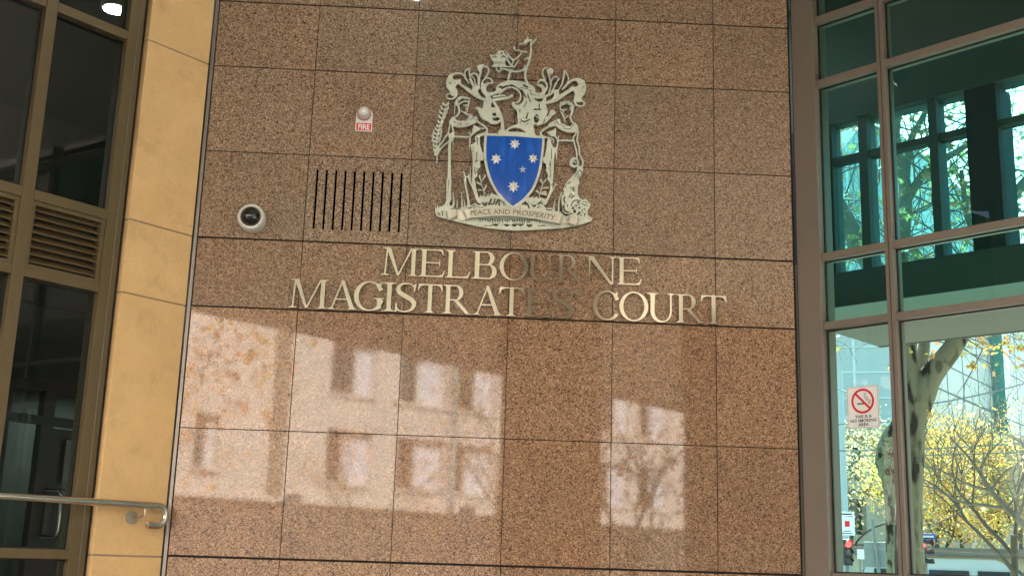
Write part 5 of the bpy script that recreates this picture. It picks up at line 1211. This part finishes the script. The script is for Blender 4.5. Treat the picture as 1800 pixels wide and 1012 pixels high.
cc_ = G(1700, 990, 44)
arcw('wall_body', 11.2, 11.7, 0, 2.12, M['oldstone'], cw, cc_[0], cc_[1]); arcw('coping', 11.1, 12.0, 2.125, 2.32, M['oldstone_dark'], cw, cc_[0], cc_[1])
# ---- poles, signals and signs
def facing(c):      # local frame facing the viewer at point c
    d = np.array([c[0]-CAM[0], c[1]-CAM[1]]); d /= np.linalg.norm(d)
    return lambda s, o, z: (c[0]+d[1]*s+d[0]*o, c[1]-d[0]*s+d[1]*o, z)
def ipx(dist): return dist/F_PX/math.cos(PITCH)*1.0
c = G(1486, 990, 30); up_ = empty('traction_pole', (c[0], c[1], 0), 'tall pale pole carrying tram wires behind the no smoking sign', 'pole')
zt = G(1482, 652, 30)[2]; MB().tube([(c[0], c[1], 0), (c[0], c[1], 3.8), (c[0], c[1], zt)], [.13, .11, .085], 14).build('pole_shaft', M['pole'], up_, True)
a1 = G(1474, 660, 30); a2 = G(1440, 652, 30); a3 = G(1440, 640, 30); MB().tube([(c[0], c[1], a1[2]), tuple(a2)], .035, 8).build('bracket_arm', M['pole'], up_, True)
MB().tube([(c[0], c[1], G(1486, 676, 30)[2]), tuple(G(1462, 664, 30)), tuple(G(1440, 655, 30))], .025, 8).build('stay', M['pole'], up_, True)
PFc = facing(c)
MB().obox(PFc, -.42, -.16, -.15, .1, G(1480, 885, 30)[2], G(1480, 852, 30)[2]).build('control_box', M['signwhite'], up_, bevel=.01)
MB().obox(PFc, -.35, -.12, -.2, .0, G(1480, 900, 30)[2], G(1480, 890, 30)[2]).build('sensor', M['blackpaint'], up_, bevel=.02)
c = G(1489, 922, 29); F1 = facing(c); s1 = empty('tram_stop_sign', (c[0], c[1], 0), 'white tram stop sign with a small red emblem on the tall pole', 'sign')
z0, z1 = G(1489, 940, 29)[2], G(1489, 908, 29)[2]; MB().obox(F1, -.17, .17, -.02, .0, z0, z1).build('sign_panel', M['signwhite'], s1, bevel=.004)
MB().obox(F1, -.17, .17, -.02, .0, z1+.02, G(1489, 899, 29)[2]).build('sign_header', M['signwhite'], s1, bevel=.004)
MB().obox(F1, -.05, .06, -.026, -.021, G(1489, 925, 29)[2], G(1489, 915, 29)[2]).build('red_emblem', M['red'], s1)
MB().obox(F1, -.02, .02, .001, .04, 0, z1).build('post', M['pole'], s1)
for k, (za, zb_, w_) in enumerate(((.035, .05, .12), (.085, .1, .08))): MB().obox(F1, -w_/1, w_/1, -.024, -.021, z0+za, z0+zb_).build('text_line', M['blackpaint'], s1)
MB().obox(F1, -.12, .12, -.024, -.021, z1+.05, z1+.08).build('text_line', M['blackpaint'], s1)
def signal(px, y0, y1, dist, label, lit=0, turn=0):
    c = G(px, (y0+y1)/2, dist); z0, z1 = G(px, y1, dist)[2], G(px, y0, dist)[2]; F0 = facing(c); ct, st_ = math.cos(R_(turn)), math.sin(R_(turn))
    Fq = lambda s, o, z: F0(s*ct-o*st_, s*st_+o*ct, z)
    r_ = empty('traffic_light', (c[0], c[1], 0), label, 'traffic light', 'traffic lights at the crossing'); h = z1-z0; w2 = h*.17
    MB().obox(Fq, -w2, w2, 0, .14, z0, z1).build('signal_housing', M['blackpaint'], r_, bevel=.02)
    MB().tube([Fq(0, .2, 0), Fq(0, .2, z1)], .045, 10).build('post', M['poled'], r_, True)
    for k in range(3):
        zc = z1-h*(.18+.32*k); R0 = h*.125
        MB().tube([Fq(0, -.004, zc), Fq(0, -.02, zc)], [R0, R0], 20).build('lamp', M['lampred'] if k == lit else M['winglass'], r_, True)
        vz = MB(); n0 = 0
        for o_ in (-.001, -.17):
            for q_ in range(13):
                a = R_(-10+200*q_/12); vz.v.append(Fq(R0*1.12*math.cos(a), o_, zc+R0*1.12*math.sin(a)))
        for q_ in range(12): vz.f.append((q_, q_+1, 14+q_, 13+q_))
        vz.build('visor', M['blackpaint'], r_, True)
signal(1491.5, 947, 993, 28, 'traffic light showing red on the pavement behind the left glass pane', 0, 12)
signal(1624, 944, 998, 24, 'traffic light turned sideways with a red lamp beside the plane tree trunk', 0, 62)
c = G(1616, 968, 23.6); F2 = facing(c); pdl = empty('pedestrian_signal', (c[0], c[1], 0), 'small pedestrian signal glowing red in front of the plane tree trunk', 'traffic light')
MB().obox(F2, -.06, .1, 0, .1, G(1616, 979, 23.6)[2], G(1616, 960, 23.6)[2]).build('signal_housing', M['blackpaint'], pdl, bevel=.01)
MB().obox(F2, -.035, .035, -.012, -.002, G(1616, 976, 23.6)[2], G(1616, 963, 23.6)[2]).build('lamp', M['lampred'], pdl)
MB().tube([F2(.05, .14, 0), F2(.05, .14, G(1616, 960, 23.6)[2])], .04, 10).build('post', M['poled'], pdl, True)
c = G(1625, 942, 24); F3 = facing(c); bs = empty('street_name_sign', (c[0], c[1], 0), 'blue street name blade above the sideways traffic light', 'sign')
MB().obox(F3, -.19, .2, -.01, .01, G(1625, 947, 24)[2], G(1625, 937, 24)[2]).build('name_blade', M['signblue'], bs, bevel=.003)
MB().obox(F3, -.12, .16, -.014, -.0105, G(1625, 944, 24)[2], G(1625, 940.5, 24)[2]).build('name_band', M['signwhite'], bs)
MB().tube([F3(0, .05, 0), F3(0, .05, G(1625, 937, 24)[2])], .03, 8).build('post', M['poled'], bs, True)
c = G(1540, 972, 22); F4 = facing(c); gs = empty('road_sign_back', (c[0], c[1], 0), 'plain grey back of a road sign on a leaning grey post', 'sign')
MB().obox(F4, -.2, .21, .0, .012, G(1540, 996, 22)[2], G(1540, 952, 22)[2]).build('sign_panel', M['signgrey'], gs, bevel=.004)
MB().tube([F4(.05, -.04, 0), F4(.03, -.04, 1.7), F4(-.045, -.04, G(1535, 912, 22)[2])], .03, 10).build('post', M['poled'], gs, True)
c = G(1515, 973, 30); F5 = facing(c); wb = empty('small_white_sign', (c[0], c[1], 0), 'small blank white sign on two posts between the signal and the grey sign', 'sign')
MB().obox(F5, -.11, .11, 0, .02, G(1515, 982, 30)[2], G(1515, 965, 30)[2]).build('sign_panel', M['signwhite'], wb, bevel=.003)
for s_ in (-.05, .04): MB().tube([F5(s_, .03, 0), F5(s_, .03, G(1515, 982, 30)[2])], .018, 8).build('post', M['poled'], wb, True)
# street lamp pole beyond the van
c = G(1714, 985, 36); lp = empty('lamp_post', (c[0], c[1], 0), 'thin white lamp post standing beyond the van roof', 'street lamp')
MB().tube([(c[0], c[1], 0), (c[0], c[1], G(1713, 870, 36)[2])], [.09, .06], 10).build('column', M['signwhite'], lp, True)
z_ = G(1713, 870, 36)[2]; MB().tube([(c[0], c[1], z_-.05), (c[0]-.25, c[1], z_+.12), (c[0]-.45, c[1], z_+.08)], [.04, .035, .06], 8).build('lamp_arm', M['signwhite'], lp, True)
# overhead wires
wires = [((1445, 792), (1830, 776), 26), ((1445, 800), (1830, 792), 30), ((1620, 712), (1830, 665), 24), ((1445, 812), (1830, 806), 34), ((1530, 700), (1450, 672), 28), ((1450, 745), (1600, 735), 28), ((1560, 640), (1830, 760), 33)]
wl_lab = ['topmost tram wire running level across the far street', 'second tram wire just below the topmost level one', 'tram wire rising to the right across the grey panels', 'lowest level tram wire across the yellow trees', 'short stay wire by the no smoking sign', 'thin wire crossing below the no smoking sign', 'tram wire falling to the right across the grey panels']
for (a, b, ds), lb in zip(wires, wl_lab):
    A_, B_w = G(*a, ds), G(*b, ds+2); mb = MB(); pts = []
    for k in range(13):
        t = k/12; p = A_*(1-t)+B_w*t; p[2] -= .12*4*t*(1-t)*.4; pts.append(tuple(p))
    mb.tube(pts, .016, 5); tag(mb.build('tram_wire', M['poled'], None, True), lb, 'wire', 'overhead tram wires')
# parked van
def van(c, ang, label, L_=4.6, Wd=1.8, Hh=1.95):
    ca, sa = math.cos(ang), math.sin(ang); T = lambda u, v, z: (c[0]+ca*u-sa*v, c[1]+sa*u+ca*v, z)
    r_ = empty('parked_van', (c[0], c[1], 0), label, 'van', 'pale vans parked on the streets around the court')
    prof = [(-2.25, .35), (-2.3, .9), (-2.22, 1.55), (-2.05, 1.88), (-1.8, Hh), (.6, Hh), (.95, 1.85), (1.45, 1.25), (2.1, 1.05), (2.3, .85), (2.3, .4), (2.1, .3), (-2.1, .3)]
    mb = MB(); n = len(prof)
    for v, k in ((-Wd/2, .92), (-Wd/2-.02, 1), (Wd/2+.02, 1), (Wd/2, .92)):
        for (u, z) in prof: mb.v.append(T(u, v*(1 if z < 1.2 else .93), z))
    for s_ in range(3):
        for i in range(n): mb.f.append((s_*n+i, s_*n+(i+1) % n, (s_+1)*n+(i+1) % n, (s_+1)*n+i))
    mb.f += [tuple(range(n)), tuple(3*n+i for i in reversed(range(n)))]
    mb.build('body', M['paint_van'], r_, bevel=.03)
    for sg in (-1, 1):
        for (a, b) in ((-1.95, -.9), (-.8, .1), (.2, 1.0)):
            mb = MB(); y = sg*(Wd/2*.93+.045); q_ = [(a, 1.25), (b+(.22 if b > .9 else 0), 1.25), (b-.05, 1.75), (a+.03, 1.75)]
            mb.v = [T(u, y+sg*(.035 if z < 1.3 else 0), z) for u, z in q_]+[T(u, y+sg*(.035 if z < 1.3 else 0)-sg*.02, z) for u, z in q_]; mb.f = [(0, 1, 2, 3), (7, 6, 5, 4), (0, 4, 5, 1), (1, 5, 6, 2), (2, 6, 7, 3), (3, 7, 4, 0)]
            mb.build('side_window', M['winglass'], r_)
        for u in (-1.45, 1.45):
            w_ = MB().tube([T(u, sg*.72, .33), T(u, sg*.94, .33)], [.33, .33], 20).build('wheel', M['tyre'], r_, True)
            MB().tube([T(u, sg*.94, .33), T(u, sg*.95, .33)], [.19, .17], 16).build('rim', M['trim'], w_, True)
    for u0, z0, u1, z1 in ((1.02, 1.8, 1.42, 1.3), (-2.12, 1.72, -2.24, 1.2)):
        mb = MB(); nn_ = .06 if u0 > 0 else -.05; mb.v = [T(u0+nn_, -.7, z0), T(u0+nn_, .7, z0), T(u1+nn_, .76, z1), T(u1+nn_, -.76, z1), T(u0, -.7, z0), T(u0, .7, z0), T(u1, .76, z1), T(u1, -.76, z1)]
        mb.f = [(0, 1, 2, 3), (7, 6, 5, 4), (0, 4, 5, 1), (1, 5, 6, 2), (2, 6, 7, 3), (3, 7, 4, 0)]; mb.build('windscreen' if u0 > 0 else 'rear_window', M['winglass'], r_)
    for sg in (-.62, .62): MB().tube([T(2.28, sg, .78), T(2.34, sg, .78)], [.11, .1], 12).build('headlight', M['signwhite'], r_, True)
    for sg in (-.75, .75): MB().box((0, 0, 0), (.01, .01, .01)) if False else MB().tube([T(-2.3, sg, 1.0), T(-2.34, sg, 1.0)], [.08, .08], 10).build('tail_light', M['red'], r_, True)
c = G(1697, 1000, 29); van(c, R_(-22), 'pale aqua van whose roof shows at the bottom of the right glass', Hh=2.0)

# ------------------------------------------------------------------ east side of the forecourt (mirrored in the left window wall)
eb = empty('added_brick_building', (34, -14, 0), 'brown brick building added east of the forecourt to dim the left window reflection', 'building')  # building added so the left glass mirrors something dim
ew = [(y, y+1.6, z, z+1.9) for y in (-38, -34, -30, -26, -22, -18, -14, -10, -6, -2) for z in (1.2, 4.6, 8.0)]
yy = sorted({-42., 4.} | {a for q_ in ew for a in q_[:2]}); zz2 = sorted({0., 12.} | {a for q_ in ew for a in q_[2:]}); wl = MB()
for i in range(len(yy)-1):
    for j in range(len(zz2)-1):
        a_, b_ = (yy[i]+yy[i+1])/2, (zz2[j]+zz2[j+1])/2
        if any(q_[0] < a_ < q_[1] and q_[2] < b_ < q_[3] for q_ in ew): continue
        wl.box((34, yy[i], zz2[j]), (34.4, yy[i+1], zz2[j+1]))
wl.build('wall', varied('brown_brick', (.10, .075, .045), (.15, .11, .065), 2, .85), eb)
for q_ in ew: MB().box((34.28, q_[0], q_[2]), (34.33, q_[1], q_[3])).build('window', M['winglass'], eb)
MB().box((34.45, -42, 0), (42, 4, 11.9)).build('core', M['void'], eb)
tree((20, -10.5, 0), 6.5, 'ochre leaved tree east of the forecourt mirrored in the dark left window', M['barkdark'], M['leaf_pale'], 900, .15, 77, .13, 4, jit=.35)
van((24, -13.5, 0), R_(80), 'pale van parked on the street east of the forecourt', Hh=2.05)
